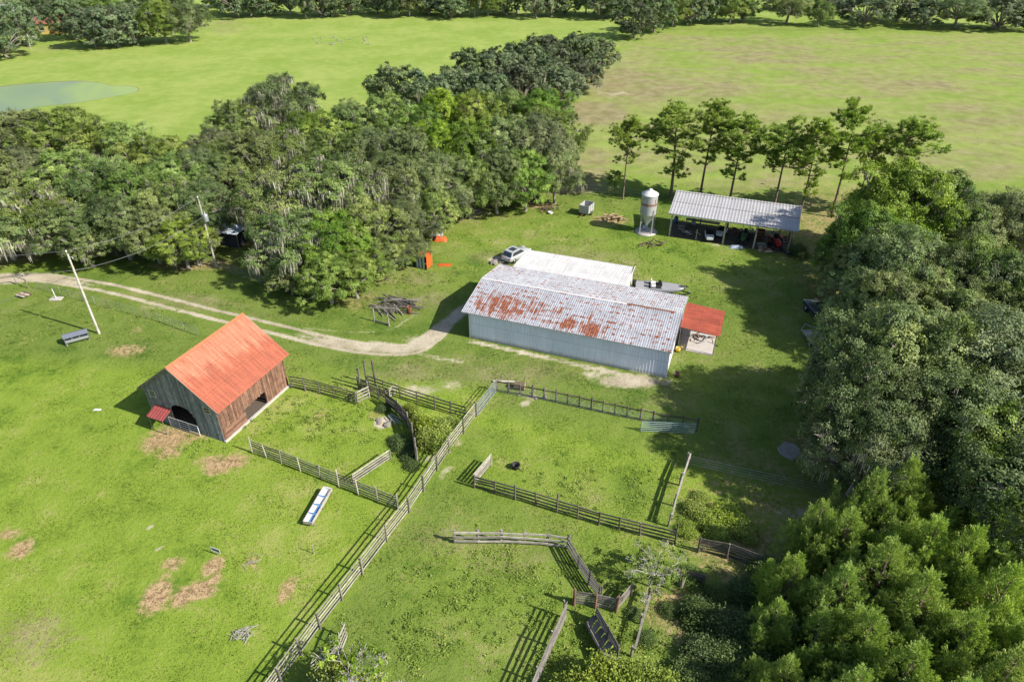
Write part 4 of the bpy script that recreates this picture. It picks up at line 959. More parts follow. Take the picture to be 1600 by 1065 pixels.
# loading chute
ch = thing('loading_chute', 'grey plank loading chute pointing to the bottom of the frame', 'cattle chute', tuple(G(921, 975)), 0)
c0 = G(921, 975)
def chl(px, py, z=0): q = G(px, py) - c0; return Vector((q.x, q.y, z))
for k in range(6):
    board(ch, chl(930, 968, .5 + k * .17), chl(965, 1035, .75 + k * .17), .15, .035, W_GREY, name='side_board')
for k in range(2): board(ch, chl(917, 985, .5 + k * .2), chl(950, 1055, .75 + k * .2), .18, .04, W_GREY, name='side_board')
for k in range(7):
    f = k / 6; a = chl(930, 968, .42).lerp(chl(965, 1035, .68), f); b = chl(917, 985, .42).lerp(chl(950, 1055, .68), f)
    board(ch, a, b, .38, .03, W_GREY, up=(chl(965, 1035) - chl(930, 968)).normalized(), name='ramp_board')
for px, py, h in ((930, 968, 1.6), (948, 1002, 1.75), (965, 1035, 1.85), (917, 985, .95), (950, 1055, 1.2)): post(ch, chl(px, py), h, .14, W_DARK, False, .02)
fence('board_fence', 'tall grey board fence with long shadow at the bottom centre', [(882, 965), (862, 1010), (838, 1066), (822, 1105)], 1.75, 6, 2.1, W_GREY, W_GREY, .13, .04, .14, .1, .02, side=1)
fence('log_rail_fence', 'mossy log rail beside the bare tree', [(1013, 935), (1000, 975), (986, 1025)], 1.1, 1, 2.2, W_GREY, W_GREY, .15, .13, .15, .02, .02, low=.95)
fence('board_fence', 'blackened plank fence in the shade by the cedars', [(1090, 862), (1135, 872), (1185, 890)], 1.4, 6, 2, W_DARK, W_DARK, .14, .035, .17, .15, .03, low=.15)
fence('board_fence', 'low dark plank panel in the weeds below the shaded fence', [(1050, 905), (1098, 915)], 1.1, 5, 2.2, W_DARK, W_DARK, .17, .035, .13, .1, .03)
fence('wooden_gate', 'narrow grey gate panel standing by the diagonal fence near the bottom', [(541, 996), (534, 1013), (527, 1032)], 1.5, 4, 3.0, W_PALE, W_GREY, .14, .035, .12, .1, .02, cat='gate')
wire_fence('wire_fence', 'sagging wire fence with thin posts along the drive', [(60, 452), (130, 471), (190, 487), (250, 503), (310, 524)], 1.15, 1.9, W_GREY, .06)
wire_fence('wire_fence', 'wire fence along the shaded edge of the left grove', [(-20, 398), (60, 396), (130, 396), (210, 404), (290, 414), (340, 420), (430, 452)], 1.3, 2.6, W_GREY, .09)
fence('corner_brace', 'grey wooden fence corner brace beside the drive at far left', [(0, 447), (27, 444), (44, 450)], 1.2, 1, 3, W_GREY, W_GREY, .1, .08, .13, .1, .02, low=1.0)
fence('rail_fence_stub', 'stub of grey rail fence beside the lumber pile', [(585, 502), (608, 509)], 1.35, 2, 2.6, W_GREY, W_GREY, .12, .06, .16, .1, .02, low=.1)
wire_fence('wire_fence', 'thin wire fence along the edge of the right field behind the yard', [(862, 300), (915, 300), (985, 306), (1010, 312)], 1.2, 3.2, W_GREY, .1, 3)
# ------------------------------------------------------------------ utility poles and wires
def pole(px, py, h, label, tr):
    p = G(px, py); o = thing('utility_pole', label, 'utility pole', (p.x, p.y, 0), 0, 'utility poles')
    obj('shaft', MB().tube([(0, 0, -.3), (0, 0, h * .5), (.03, 0, h)], [.13, .115, .09], 10).mesh('pole_shaft', W_POLE), o)
    obj('top_pin', MB().tube([(0, 0, h), (0, 0, h + .25)], [.03, .03], 6).mesh('pole_pin', M_GALV), o)
    ins = MB(); ins.lathe([(0, .42), (.07, .4), (.09, .32), (.05, .26), (.08, .2), (.0, .18)], 10, (0, 0, h)); obj('insulator', ins.mesh('insulator', M_WHITE), o)
    obj('bracket', MB().tube([(0, 0, h - 1.9), (.35, -.1, h - 1.75)], .03, 5).mesh('pole_bracket', M_GALV), o)
    if tr:
        t = obj('transformer', MB().lathe([(0, .0), (.27, .0), (.28, .06), (.28, .78), (.25, .86), (.1, .92), (0, .93)], 14, (.38, -.1, h - 2.7)).mesh('transformer', M_GALV), o)
        obj('bushing', MB().tube([(.38, -.1, h - 1.78), (.4, -.1, h - 1.5)], .05, 6).mesh('bushing', M_WHITE), t)
    else:
        obj('fuse_arm', MB().tube([(0, 0, h - .35), (.35, 0, h - .3), (.42, 0, h - .55)], .035, 5).mesh('fuse_arm', M_GALV), o)
    return p
W1 = pole(155, 521, 9.4, 'bare pale utility pole in the pasture beside the feeder', False)
W2 = pole(338, 417, 8.9, 'utility pole with transformer at the edge of the grove', True)
M_WIRE = mat_simple('cable', (.16, .16, .17), .5)
def cable(label, a, b, sag):
    n = 14; pts = [Vector(a).lerp(Vector(b), i / n) - Vector((0, 0, sag * 4 * (i / n) * (1 - i / n))) for i in range(n + 1)]
    tag(obj('power_line', MB().tube(pts, .02, 5).mesh('power_line', M_WIRE)), label, 'cable', 'power lines')
cable('upper power line between the two utility poles', (W1.x, W1.y, 9.75), (W2.x, W2.y, 9.25), .9)
cable('lower power line between the two utility poles', (W1.x + .2, W1.y, 7.6), (W2.x + .3, W2.y, 6.9), .9)
cable('upper power line leaving the pasture pole for the left edge', (W1.x, W1.y, 9.75), (W1.x - 32, W1.y + 1, 9.5), 1.0)
cable('lower power line leaving the pasture pole for the left edge', (W1.x, W1.y, 7.6), (W1.x - 32, W1.y + 1, 7.2), 1.0)
cable('guy line running down from the pasture pole to the left', (W1.x, W1.y, 7.2), (W1.x - 24, W1.y - 5, .1), .2)

# ------------------------------------------------------------------ feed bin
p = G(1009, 362); silo = thing('feed_bin', 'tall grey feed bin with white cone top and rust band on legs', 'feed bin', (p.x, p.y, 0), 0)
tS = NT('bin_metal'); q = tS.obj(); sx = tS.n('SeparateXYZ'); tS.put(sx.inputs[0], q); z = sx.outputs[2]
band = tS.math('MULTIPLY', tS.ramp(z, 4.0, 4.12), tS.math('SUBTRACT', 1., tS.ramp(z, 4.32, 4.45)))
spl = tS.math('MULTIPLY', tS.ramp(tS.noise(tS.scl(q, (2, 2, .7)), 1.5, 4, .7), .5, .62), tS.ramp(z, 3.9, 4.9))
tS.bsdf(tS.mix(tS.math('MAXIMUM', tS.math('MULTIPLY', band, .85), tS.math('MULTIPLY', spl, .8)), tS.mix(tS.noise(tS.scl(q, (3, 3, .5)), 1.5, 3), (.28, .285, .29), (.44, .44, .43)), (.21, .085, .05)), .5, 0, None, .3)
b = MB(); prof = []
for i in range(29): prof.append((1.07 + (.018 if i % 2 else 0), 2.75 + i * 2.75 / 28))
obj('cylinder', b.lathe(prof, 28).mesh('bin_cylinder', tS.m), silo)
obj('roof_cone', MB().lathe([(1.14, 5.48), (1.12, 5.53), (.3, 6.0), (.26, 6.02)], 28).mesh('bin_roof', M_WHITE), silo)
cp = obj('cap', MB().lathe([(.27, 5.98), (.27, 6.1), (.14, 6.18), (0, 6.19)], 16).mesh('bin_cap', M_WHITE), silo)
obj('hopper', MB().lathe([(1.07, 2.76), (.22, 1.05), (.2, .85), (0, .85)], 28).mesh('bin_hopper', M_GALV), silo)
for k in range(4):
    a = .5 + k * math.pi / 2; x, y = 1.1 * math.cos(a), 1.1 * math.sin(a)
    obj('leg', MB().box((x, y, 1.75), (.1, .1, 3.5), a).mesh('bin_leg', M_GALV), silo)
    a2 = a + math.pi / 2; obj('brace', MB().tube([(x, y, .4), (1.1 * math.cos(a2), 1.1 * math.sin(a2), 1.8)], .02, 4).mesh('bin_brace', M_GALV), silo)
obj('ladder', MB().tube([(.95, -.62, .3), (.95, -.62, 5.4)], .02, 4).tube([(.72, -.88, .3), (.72, -.88, 5.4)], .02, 4).mesh('bin_ladder', M_GALV), silo)
obj('pad', MB().lathe([(0, .1), (1.5, .1), (1.5, 0)], 20).mesh('bin_pad', M_CONC), silo)
p = G(1003, 360); bk = thing('bucket', 'small blue and white bucket beneath the feed bin', 'bucket', (p.x + .3, p.y + .3, .1), 0)
obj('shell', MB().lathe([(0, .02), (.2, .0), (.25, .5), (.23, .5), (.19, .04), (0, .04)], 14).mesh('bucket_shell', mat_simple('blue_white', (.35, .5, .65), .5)), bk)

# ------------------------------------------------------------------ vehicles
def ringbox(x, w, zb, zt, r=.12):
    return [(x, -w, zb + r), (x, -w + r, zb), (x, w - r, zb), (x, w, zb + r), (x, w, zt - r), (x, w - r, zt), (x, -w + r, zt), (x, -w, zt - r)]
def wheel(parent, x, y, r, wd, rim):
    t = obj('wheel', MB().lathe([(r * .55, -wd / 2), (r * .93, -wd / 2), (r, -wd * .35), (r, wd * .35), (r * .93, wd / 2), (r * .55, wd / 2)], 18).mesh('tyre', M_BLACK), parent, (x, y, r), (math.pi / 2, 0, 0))
    obj('rim', MB().lathe([(0, -wd * .46), (r * .56, -wd * .46), (r * .56, wd * .46), (0, wd * .46)], 14).mesh('rim', rim), t)
M_SILVER = mat_simple('silver_paint', (.52, .54, .56), .28, .35, var=.04, coat=.5)
M_NAVY = mat_simple('dark_blue_paint', (.018, .028, .05), .25, 0, var=.1, coat=.6)
M_RIM = mat_simple('alloy', (.4, .4, .41), .35, .7, var=.05)
M_LAMP = mat_simple('lamp_lens', (.45, .06, .05), .2, var=.1)
M_HEAD = mat_simple('headlamp', (.7, .7, .7), .15, var=.05)
p = Vector((.55, 78.3, 0)); car = thing('parked_suv', 'silver SUV parked behind the white lean-to', 'car', p, R_(49)); car.scale = (.92, .92, .92)
body = MB().loft([ringbox(x, w, zb, zt, .1) for x, w, zb, zt in ((-2.3, .72, .45, .8), (-2.22, .86, .34, .98), (-1.5, .92, .28, 1.02), (0, .93, .26, 1.0), (1.0, .92, .28, .98), (1.8, .88, .3, .9), (2.2, .8, .36, .78), (2.32, .66, .45, .68))])
obj('body', body.mesh('suv_body', M_SILVER), car)
cab = [[(x, -w, z0), (x, w, z0), (x + dx, w * .82, z1), (x + dx, -w * .82, z1)] for x, w, z0, dx, z1 in ((-2.15, .84, .96, .35, 1.0),)]
cabm = MB().loft([[(-2.1, -.86, .97), (-2.1, .86, .97), (1.0, .88, .95), (1.0, -.88, .95)], [(-1.6, -.72, 1.6), (-1.6, .72, 1.6), (.05, .74, 1.64), (.05, -.74, 1.64)]], True, False)
obj('cabin', cabm.mesh('suv_cabin', M_SILVER), car)
for s in (-1, 1):
    obj('side_window', MB().poly([(-1.75, s * .853, 1.06), (.72, s * .868, 1.04), (.05, s * .77, 1.55), (-1.48, s * .76, 1.52)]).mesh('suv_side_window', M_GLASS), car)
    obj('headlight', MB().box((2.2, s * .62, .72), (.16, .28, .12)).mesh('headlight', M_HEAD), car)
    obj('tail_light', MB().box((-2.27, s * .7, .85), (.08, .22, .2)).mesh('tail_light', M_LAMP), car)
    for x in (-1.4, 1.42): wheel(car, x, s * .82, .36, .24, M_RIM)
obj('rear_window', MB().poly([(-2.07, -.74, 1.06), (-2.07, .74, 1.06), (-1.68, .62, 1.54), (-1.68, -.62, 1.54)]).mesh('suv_rear_window', M_GLASS), car)
obj('windscreen', MB().poly([(.97, -.78, 1.0), (.97, .78, 1.0), (.14, .66, 1.6), (.14, -.66, 1.6)]).mesh('suv_windscreen', M_GLASS), car)
obj('sunroof', MB().box((-.75, 0, 1.635), (.9, .9, .02)).mesh('sunroof', M_GLASS), car)

p = G(1279, 500); tk = thing('pickup_truck', 'dark blue pickup truck in the shade of the right oaks', 'truck', (p.x + .3, p.y + .3, 0), R_(97))
obj('body', MB().loft([ringbox(x, w, zb, zt, .1) for x, w, zb, zt in ((-2.7, .9, .5, 1.05), (-2.6, .97, .45, 1.12), (.2, .98, .42, 1.14), (1.6, .97, .45, 1.12), (2.5, .9, .5, 1.02), (2.75, .76, .58, .9))]).mesh('truck_body', M_NAVY), tk)
obj('cabin', MB().loft([[(-.75, -.92, 1.1), (-.75, .92, 1.1), (1.45, .93, 1.1), (1.45, -.93, 1.1)], [(-.5, -.74, 1.8), (-.5, .74, 1.8), (.65, .74, 1.8), (.65, -.74, 1.8)]], True, False).mesh('truck_cabin', M_NAVY), tk)
obj('bed_liner', MB().box((-1.7, 0, 1.135), (1.75, 1.62, .02)).mesh('bed_liner', M_BLACK), tk)
for s in (-1, 1):
    obj('bed_rail', MB().box((-1.7, s * .9, 1.22), (1.9, .12, .18)).mesh('bed_rail', M_NAVY), tk)
    obj('side_window', MB().poly([(-.6, s * .925, 1.18), (1.2, s * .93, 1.18), (.6, s * .79, 1.7), (-.45, s * .79, 1.7)]).mesh('truck_window', M_GLASS), tk)
    obj('headlight', MB().box((2.68, s * .66, .88), (.1, .26, .14)).mesh('truck_headlight', M_HEAD), tk)
    for x in (-1.7, 1.7): wheel(tk, x, s * .86, .4, .26, M_RIM)
obj('tailgate', MB().box((-2.66, 0, 1.2), (.08, 1.7, .2)).mesh('tailgate', M_NAVY), tk)
obj('windscreen', MB().poly([(1.4, -.8, 1.14), (1.4, .8, 1.14), (.7, .68, 1.75), (.7, -.68, 1.75)]).mesh('truck_windscreen', M_GLASS), tk)
p = G(1271, 540); tl = thing('flatbed_trailer', 'pale flatbed trailer behind the dark pickup', 'trailer', (p.x + .5, p.y + .2, 0), R_(95))
for k in range(9): board(tl, (-1.9 + k * .45, -.95, .62), (-1.9 + k * .45, .95, .62), .42, .05, W_PALE, up=(1, 0, 0), name='deck_board')
obj('chassis', MB().bar((-2.1, -.9, .52), (2.1, -.9, .52), .08, .12).bar((-2.1, .9, .52), (2.1, .9, .52), .08, .12).bar((2.1, -.9, .52), (3.2, 0, .5), .07, .1).bar((2.1, .9, .52), (3.2, 0, .5), .07, .1).mesh('trailer_chassis', M_GALV), tl)
for s in (-1, 1): wheel(tl, -.3, s * 1.05, .32, .2, M_RIM); obj('fender', MB().box((-.3, s * 1.05, .72), (.95, .26, .04)).mesh('fender', M_GALV), tl)

# bass boat on its trailer
a, c = G(993, 456), G(1066, 462); bang = math.atan2(c.y - a.y, c.x - a.x); bl_ = (c - a).length
boat = thing('bass_boat', 'grey bass boat with two white seats on a trailer', 'boat', tuple((a + c) / 2), bang)
M_HULL = mat_simple('boat_hull', (.17, .175, .19), .3, 0, var=.08, coat=.3); M_DECK = mat_simple('boat_deck', (.27, .27, .28), .8, var=.15, scale=6)
sec = [(-2.75, .95, .55, 1.02), (-1.5, 1.06, .5, 1.03), (0, 1.08, .48, 1.06), (1.2, .96, .5, 1.1), (2.1, .66, .58, 1.14), (2.7, .28, .72, 1.18), (2.95, .04, .85, 1.2)]
obj('hull', MB().loft([[(x, -w, zt), (x, -w * .95, zb + .25), (x, -w * .3, zb), (x, w * .3, zb), (x, w * .95, zb + .25), (x, w, zt)] for x, w, zb, zt in sec]).mesh('boat_hull', M_HULL), boat)
dk = [(x, -w * .9, zt + .012) for x, w, zb, zt in sec] + [(x, w * .9, zt + .012) for x, w, zb, zt in sec[::-1]]
obj('deck', MB().poly(dk).mesh('boat_deck', M_DECK), boat)
obj('cockpit', MB().box((-.5, 0, 1.075), (1.5, 1.5, .03)).mesh('boat_cockpit', M_BLACK), boat)
for y in (-.38, .38): s_ = obj('seat', MB().box((-.75, y, 1.2), (.5, .46, .22)).mesh('boat_seat', M_WHITE), boat); obj('seat_back', MB().box((-1.0, y, 1.45), (.12, .46, .42)).mesh('boat_seat_back', M_WHITE), s_)
obj('console', MB().loft([[(-.2, .1, 1.08), (-.2, .7, 1.08), (.3, .7, 1.08), (.3, .1, 1.08)], [(-.15, .16, 1.5), (-.15, .64, 1.5), (.1, .64, 1.55), (.1, .16, 1.55)]], True, False).mesh('boat_console', M_BLACK), boat)
om = obj('outboard_motor', MB().loft([[(-3.1 + dx, -.2 * k, z), (-3.1 + dx, .2 * k, z), (-2.7 + dx, .2 * k, z), (-2.7 + dx, -.2 * k, z)] for dx, k, z in ((0, .4, .25), (0, .5, .7), (-.06, 1.1, .95), (-.08, 1.15, 1.35), (-.02, .8, 1.55))]).mesh('outboard', M_BLACK), boat)
obj('trolling_motor', MB().tube([(2.2, .1, 1.22), (2.9, -.2, 1.4)], .06, 6).tube([(2.9, -.2, 1.4), (3.1, -.25, 1.38)], .1, 8).mesh('trolling_motor', M_BLACK), boat)
bt = thing('boat_trailer', 'dark trailer carrying the bass boat', 'trailer', tuple((a + c) / 2), bang)
obj('frame', MB().bar((-2.6, -.75, .4), (1.8, -.75, .4), .08, .12).bar((-2.6, .75, .4), (1.8, .75, .4), .08, .12).bar((1.8, -.75, .4), (3.6, 0, .42), .08, .12).bar((1.8, .75, .4), (3.6, 0, .42), .08, .12).mesh('boat_trailer_frame', M_BLACK), bt)
obj('jack', MB().tube([(3.3, .15, .05), (3.3, .15, .8)], .04, 6).mesh('trailer_jack', M_GALV), bt)
for s in (-1, 1): wheel(bt, -1.0, s * 1.15, .32, .2, M_RIM); obj('fender', MB().box((-1.0, s * 1.15, .7), (.9, .25, .04)).mesh('boat_fender', M_BLACK), bt)

# small box trailer in the back yard
p = G(916, 334); bx = thing('box_trailer', 'small grey open-topped box trailer in the back yard', 'trailer', tuple(p), R_(60))
M_BOX = mat_simple('grey_box_panel', (.36, .36, .35), .6, var=.2, scale=2)
for y in (-.72, .72): obj('side_panel', MB().box((0, y, 1.05), (2.0, .05, 1.1)).mesh('box_side', M_BOX), bx)
for x in (-.98, .98): obj('end_panel', MB().box((x, 0, 1.05), (.05, 1.38, 1.1)).mesh('box_end', M_BOX), bx)
obj('floor', MB().box((0, 0, .48), (2.0, 1.46, .06)).mesh('box_floor', M_BOX), bx)
for x in (-.9, -.3, .3, .9): obj('stake', MB().box((x, -.76, 1.05), (.06, .05, 1.14)).mesh('box_stake', M_GALV), bx)
for s in (-1, 1): wheel(bx, 0, s * .82, .28, .16, M_RIM)
obj('drawbar', MB().bar((-1, 0, .42), (-1.9, 0, .4), .07, .07).mesh('drawbar', M_RUSTY), bx)

# ------------------------------------------------------------------ things in the pole shed
def tractor(o, paint):
    obj('hood', MB().loft([ringbox(x, w, zb, zt, .06) for x, w, zb, zt in ((.1, .3, .7, 1.25), (.9, .3, .68, 1.22), (1.35, .26, .7, 1.12))]).mesh('tractor_hood', paint), o)
    obj('chassis', MB().box((.2, 0, .6), (2.1, .4, .3)).mesh('tractor_chassis', M_BLACK), o)
    obj('seat', MB().box((-.55, 0, 1.12), (.45, .5, .14)).box((-.78, 0, 1.35), (.1, .5, .4)).mesh('tractor_seat', M_BLACK), o)
    for s in (-1, 1):
        wheel(o, -.55, s * .62, .62, .34, paint); wheel(o, 1.05, s * .52, .36, .22, paint)
        obj('fender', MB().box((-.55, s * .62, 1.3), (.95, .36, .05)).mesh('tractor_fender', paint), o)
    obj('roll_bar', MB().tube([(-.9, -.45, .9), (-.9, -.45, 2.1), (-.9, .45, 2.1), (-.9, .45, .9)], .04, 6).mesh('roll_bar', M_BLACK), o)
    obj('steering_wheel', MB().tube([(.05, 0, 1.2), (-.1, 0, 1.45)], .025, 5).lathe([(.2, 1.44), (.2, 1.48)], 12, (-.12, 0, 0)).mesh('steering_wheel', M_BLACK), o)
M_TRED = mat_simple('tractor_red', (.42, .025, .03), .4, var=.1); M_TGREEN = mat_simple('tractor_green', (.03, .10, .035), .45, var=.2)
tractor(thing('tractor', 'small red tractor under the right end of the pole shed', 'tractor', shed_pt(14.1, 1.9), SA + R_(-75)), M_TRED)
tractor(thing('tractor', 'dark green tractor under the middle of the pole shed', 'tractor', shed_pt(10.0, 2.2), SA + R_(-95)), M_TGREEN)
def cart(label, pos, rz, col):
    o = thing('utility_cart', label, 'utility vehicle', pos, rz, 'utility carts in the pole shed')
    m = mat_simple('cart_' + str(col[2])[2:], col, .45, var=.1)
    obj('body', MB().loft([ringbox(x, w, zb, zt, .08) for x, w, zb, zt in ((-1.1, .55, .4, .8), (0, .58, .35, .72), (.7, .55, .4, .86), (1.2, .42, .45, .74))]).mesh('cart_body', m), o)
    obj('seat', MB().box((-.15, 0, .82), (.45, 1.0, .18)).box((-.42, 0, 1.05), (.1, 1.0, .4)).mesh('cart_seat', M_BLACK), o)
    obj('cage', MB().tube([(-.5, -.5, .8), (-.45, -.5, 1.7), (.35, -.5, 1.7), (.7, -.5, .85)], .03, 5).tube([(-.5, .5, .8), (-.45, .5, 1.7), (.35, .5, 1.7), (.7, .5, .85)], .03, 5).mesh('cart_cage', M_BLACK), o)
    for x in (-.75, .8):
        for s in (-1, 1): wheel(o, x, s * .58, .3, .2, M_RIM)
cart('white utility cart at the front of the pole shed', shed_pt(5.6, 1.2), SA + R_(-80), (.62, .64, .66))
cart('pale utility cart parked behind the other cart in the pole shed', shed_pt(7.0, 2.9), SA + R_(-100), (.5, .54, .57))
def crate_stack(label, pos, rz, n, mat, w=.9):
    o = thing('crate', label, 'crate', pos, rz)
    for k in range(n):
        for s in (-1, 1): obj('side_slat', MB().box((0, s * w * .45, .2 + k * .4), (w, .04, .3)).mesh('crate_side', mat), o); obj('end_slat', MB().box((s * w * .47, 0, .2 + k * .4), (.04, w * .84, .3)).mesh('crate_end', mat), o)
        obj('base', MB().box((0, 0, .06 + k * .4), (w * .9, w * .82, .04)).mesh('crate_base', mat), o)
crate_stack('grey slatted crates by the left post of the pole shed', shed_pt(1.6, 3.2), SA, 2, W_GREY); crate_stack('brown slatted crate behind the green tractor', shed_pt(11.9, 4.0), SA, 3, W_RED, 1.2); crate_stack('pale slatted crate beside the red tractor', shed_pt(12.4, 1.3), SA + .3, 1, W_PALE, 1.1)
SHED_HEAPS = []; M_LOGG_ = mat_simple('grey_junk', (.2, .2, .2), .8, var=.4)
def workbench(label, pos, rz, L):
    o = thing('workbench', label, 'table', pos, rz)
    for k in range(3): board(o, (-L / 2, -.28 + .28 * k, .85), (L / 2, -.28 + .28 * k, .85), .26, .05, W_GREY, up=(0, 1, 0), name='top_board')
    for x in (-L / 2 + .1, L / 2 - .1):
        for y in (-.3, .3): post(o, (x, y), .84, .09, W_GREY, True, 0, 'leg')
workbench('long plank workbench along the back of the pole shed', shed_pt(4.2, 4.9), SA, 4.5)
workbench('short plank bench under the right end of the pole shed', shed_pt(13.2, 4.6), SA, 2.4)
p = G(1160, 386)
def tarp(label, pos, sx, sy, h, mat, seed):
    rng = np.random.default_rng(seed); n = 10; V = []
    for i in range(n):
        for j in range(n):
            u, v = i / (n - 1) * 2 - 1, j / (n - 1) * 2 - 1; e = max(0, 1 - max(abs(u), abs(v)) ** 3)
            V.append((u * sx, v * sy, .02 + h * e * rng.uniform(.6, 1.1)))
    idx = np.arange(n * n).reshape(n, n); F = np.stack([idx[:-1, :-1], idx[1:, :-1], idx[1:, 1:], idx[:-1, 1:]], -1).reshape(-1, 4)
    o = obj('tarpaulin', np_mesh('tarp', V, F, mat, None, True)); o.location = pos; tag(o, label, 'tarp'); return o
tarp('crumpled blue-grey tarp on the ground before the pole shed', shed_pt(9.3, -.1), .9, .4, .3, mat_simple('tarp_blue', (.30, .36, .44), .6), 3)
tarp('pale sheet lying in front of the right pole shed post', shed_pt(13.0, .3), .9, .45, .22, mat_simple('tarp_tan', (.50, .40, .30), .7), 5)
for k, (x, y, lab) in enumerate(((.6, 5.0, 'blue plastic drum at the back left of the pole shed'), (3.0, 5.1, 'grey plastic drum behind the crates in the pole shed'), (16.0, 1.6, 'dark green drum at the right end of the pole shed'))):
    o = thing('drum', lab, 'barrel', shed_pt(x, y)); obj('shell', MB().lathe([(0, 0), (.28, 0), (.29, .28), (.3, .3), (.29, .32), (.29, .58), (.3, .6), (.29, .62), (.28, .88), (0, .88)], 16).mesh('drum_shell', mat_simple('drum%d' % k, ((.05, .12, .3), (.3, .32, .33), (.03, .10, .06))[k], .5)), o); obj('lid', MB().lathe([(0, .9), (.27, .9), (.27, .87)], 16).mesh('drum_lid', M_BLACK), o)

for k, (x, y, lab, m) in enumerate(((8.6, 4.6, 'heap of dark machine parts behind the middle shed post', [M_BLACK, M_RUSTY]), (11.0, 4.8, 'heap of rusty pipes at the back of the pole shed', [M_RUSTY, M_GALV]), (15.2, 3.8, 'heap of pale timber offcuts behind the red tractor', [W_PALE, W_RED]), (2.6, 1.6, 'heap of grey junk in the left bay of the pole shed', [M_GALV, M_LOGG_, M_BLACK]), (12.9, .2, 'scatter of scrap under the front right shed beam', [M_RUSTY, W_PALE]), (15.9, -.2, 'scatter of grey scrap at the right shed post', [M_GALV, M_BLACK]))):
    SHED_HEAPS.append((x, y, lab, m, k))
# ------------------------------------------------------------------ yard things
def stick_pile(name, label, cat, pos, n, L, spread, h, mats, rad=.05, seed=0, along=None, part='branch'):
    r = random.Random(seed); o = thing(name, label, cat, (pos.x, pos.y, 0))
    for i in range(n):
        a = (along + r.gauss(0, .22)) if along is not None else r.uniform(0, 6.28); l = L * r.uniform(.5, 1.1); z = r.uniform(.05, h) ; x, y = r.gauss(0, spread[0]), r.gauss(0, spread[1]); t = r.uniform(-.12, .12) if along is not None else r.uniform(-.3, .3)
        d = Vector((math.cos(a) * l / 2, math.sin(a) * l / 2, t * l / 2)); c = Vector((x, y, max(z * (1 - .5 * (abs(x) / (spread[0] * 2 + .01))), abs(d.z) + .04)))
        m = r.choice(mats)
        if rad > .09 and part == 'plank': board(o, c - d, c + d, .16, .06, m, up=(0, 0, 1), name='plank')
        else: obj(part, MB().tube([c - d, c + Vector((r.gauss(0, .06) * l, r.gauss(0, .06) * l, .0)), c + d], [rad * 1.2, rad, rad * .5], 5).mesh('stick', m), o)
    return o
M_LOG = mat_simple('dry_log', (.33, .24, .14), .9, var=.4); M_LOGG = mat_simple('grey_branch', (.34, .32, .29), .9, var=.3); M_LOGD = mat_simple('dark_branch', (.13, .10, .07), .9, var=.4)
for x, y, lab, m, k in SHED_HEAPS: stick_pile('scrap_pile', lab, 'scrap', shed_pt(x, y), 14, 1.0, (.45, .35), .7, m, .06, 60 + k, None, 'scrap')
stick_pile('lumber_pile', 'loose pile of grey weathered lumber beside the drive', 'lumber pile', G(620, 478), 34, 3.2, (.9, .7), .9, [W_GREY, W_PALE, W_GREY, W_DARK], .1, 3, -.25, 'plank')
stick_pile('lumber_pile', 'fan of grey planks spilling left off the lumber pile', 'lumber pile', G(606, 486), 12, 2.4, (.5, .35), .5, [W_GREY, W_PALE], .1, 4, -.9, 'plank')
p = G(640, 489); o = thing('barrel', 'rusty brown barrel at the foot of the lumber pile', 'barrel', p); obj('shell', MB().lathe([(.24, 0), (.29, .0), (.3, .3), (.29, .6), (.3, .85), (.28, .85), (.27, .1), (0, .1)], 14).mesh('rust_barrel', M_RUSTY), o); obj('hoop', MB().lathe([(.31, .28), (.315, .31), (.31, .34)], 14).mesh('hoop', M_RUSTY), o)
stick_pile('brush_pile', 'pile of tan brush left in the back yard near the trees', 'brush pile', G(830, 313), 40, 1.6, (.8, .6), .7, [M_LOG, M_LOGG], .04, 5)
stick_pile('brush_pile', 'pile of dark brown brush in the back yard', 'brush pile', G(858, 327), 44, 1.5, (.8, .6), .8, [M_LOGD, M_LOG], .04, 6)
stick_pile('log_pile', 'pile of split yellow-brown logs near the feed bin', 'log pile', G(957, 343), 36, 1.3, (.9, .5), .7, [M_LOG], .09, 7, None, 'log')
stick_pile('brush_pile', 'dark fallen branch on the grass before the pole shed', 'branch', G(1018, 383), 16, 2.0, (.9, .4), .6, [M_LOGD], .06, 8)
stick_pile('brush_pile', 'pile of bleached branches at the grove edge', 'brush pile', G(738, 334), 40, 1.8, (1.0, .6), .6, [M_LOGG, W_PALE], .04, 9)
stick_pile('brush_pile', 'dead grey brush heap at the lower left pasture', 'brush pile', G(383, 992), 34, .8, (.3, .25), .4, [M_LOGG], .02, 10)
stick_pile('scrap_pile', 'dark implements heaped on the porch slab of the metal barn', 'scrap', big_pt(22.8, 8.0), 20, 1.1, (.6, .5), .6, [M_BLACK, M_RUSTY, M_GALV], .05, 11, None, 'scrap')
stick_pile('brush_pile', 'thin dead stalks near the small sign', 'brush pile', G(396, 880), 10, 1.0, (.25, .2), .2, [M_LOG, M_LOGG], .015, 12)
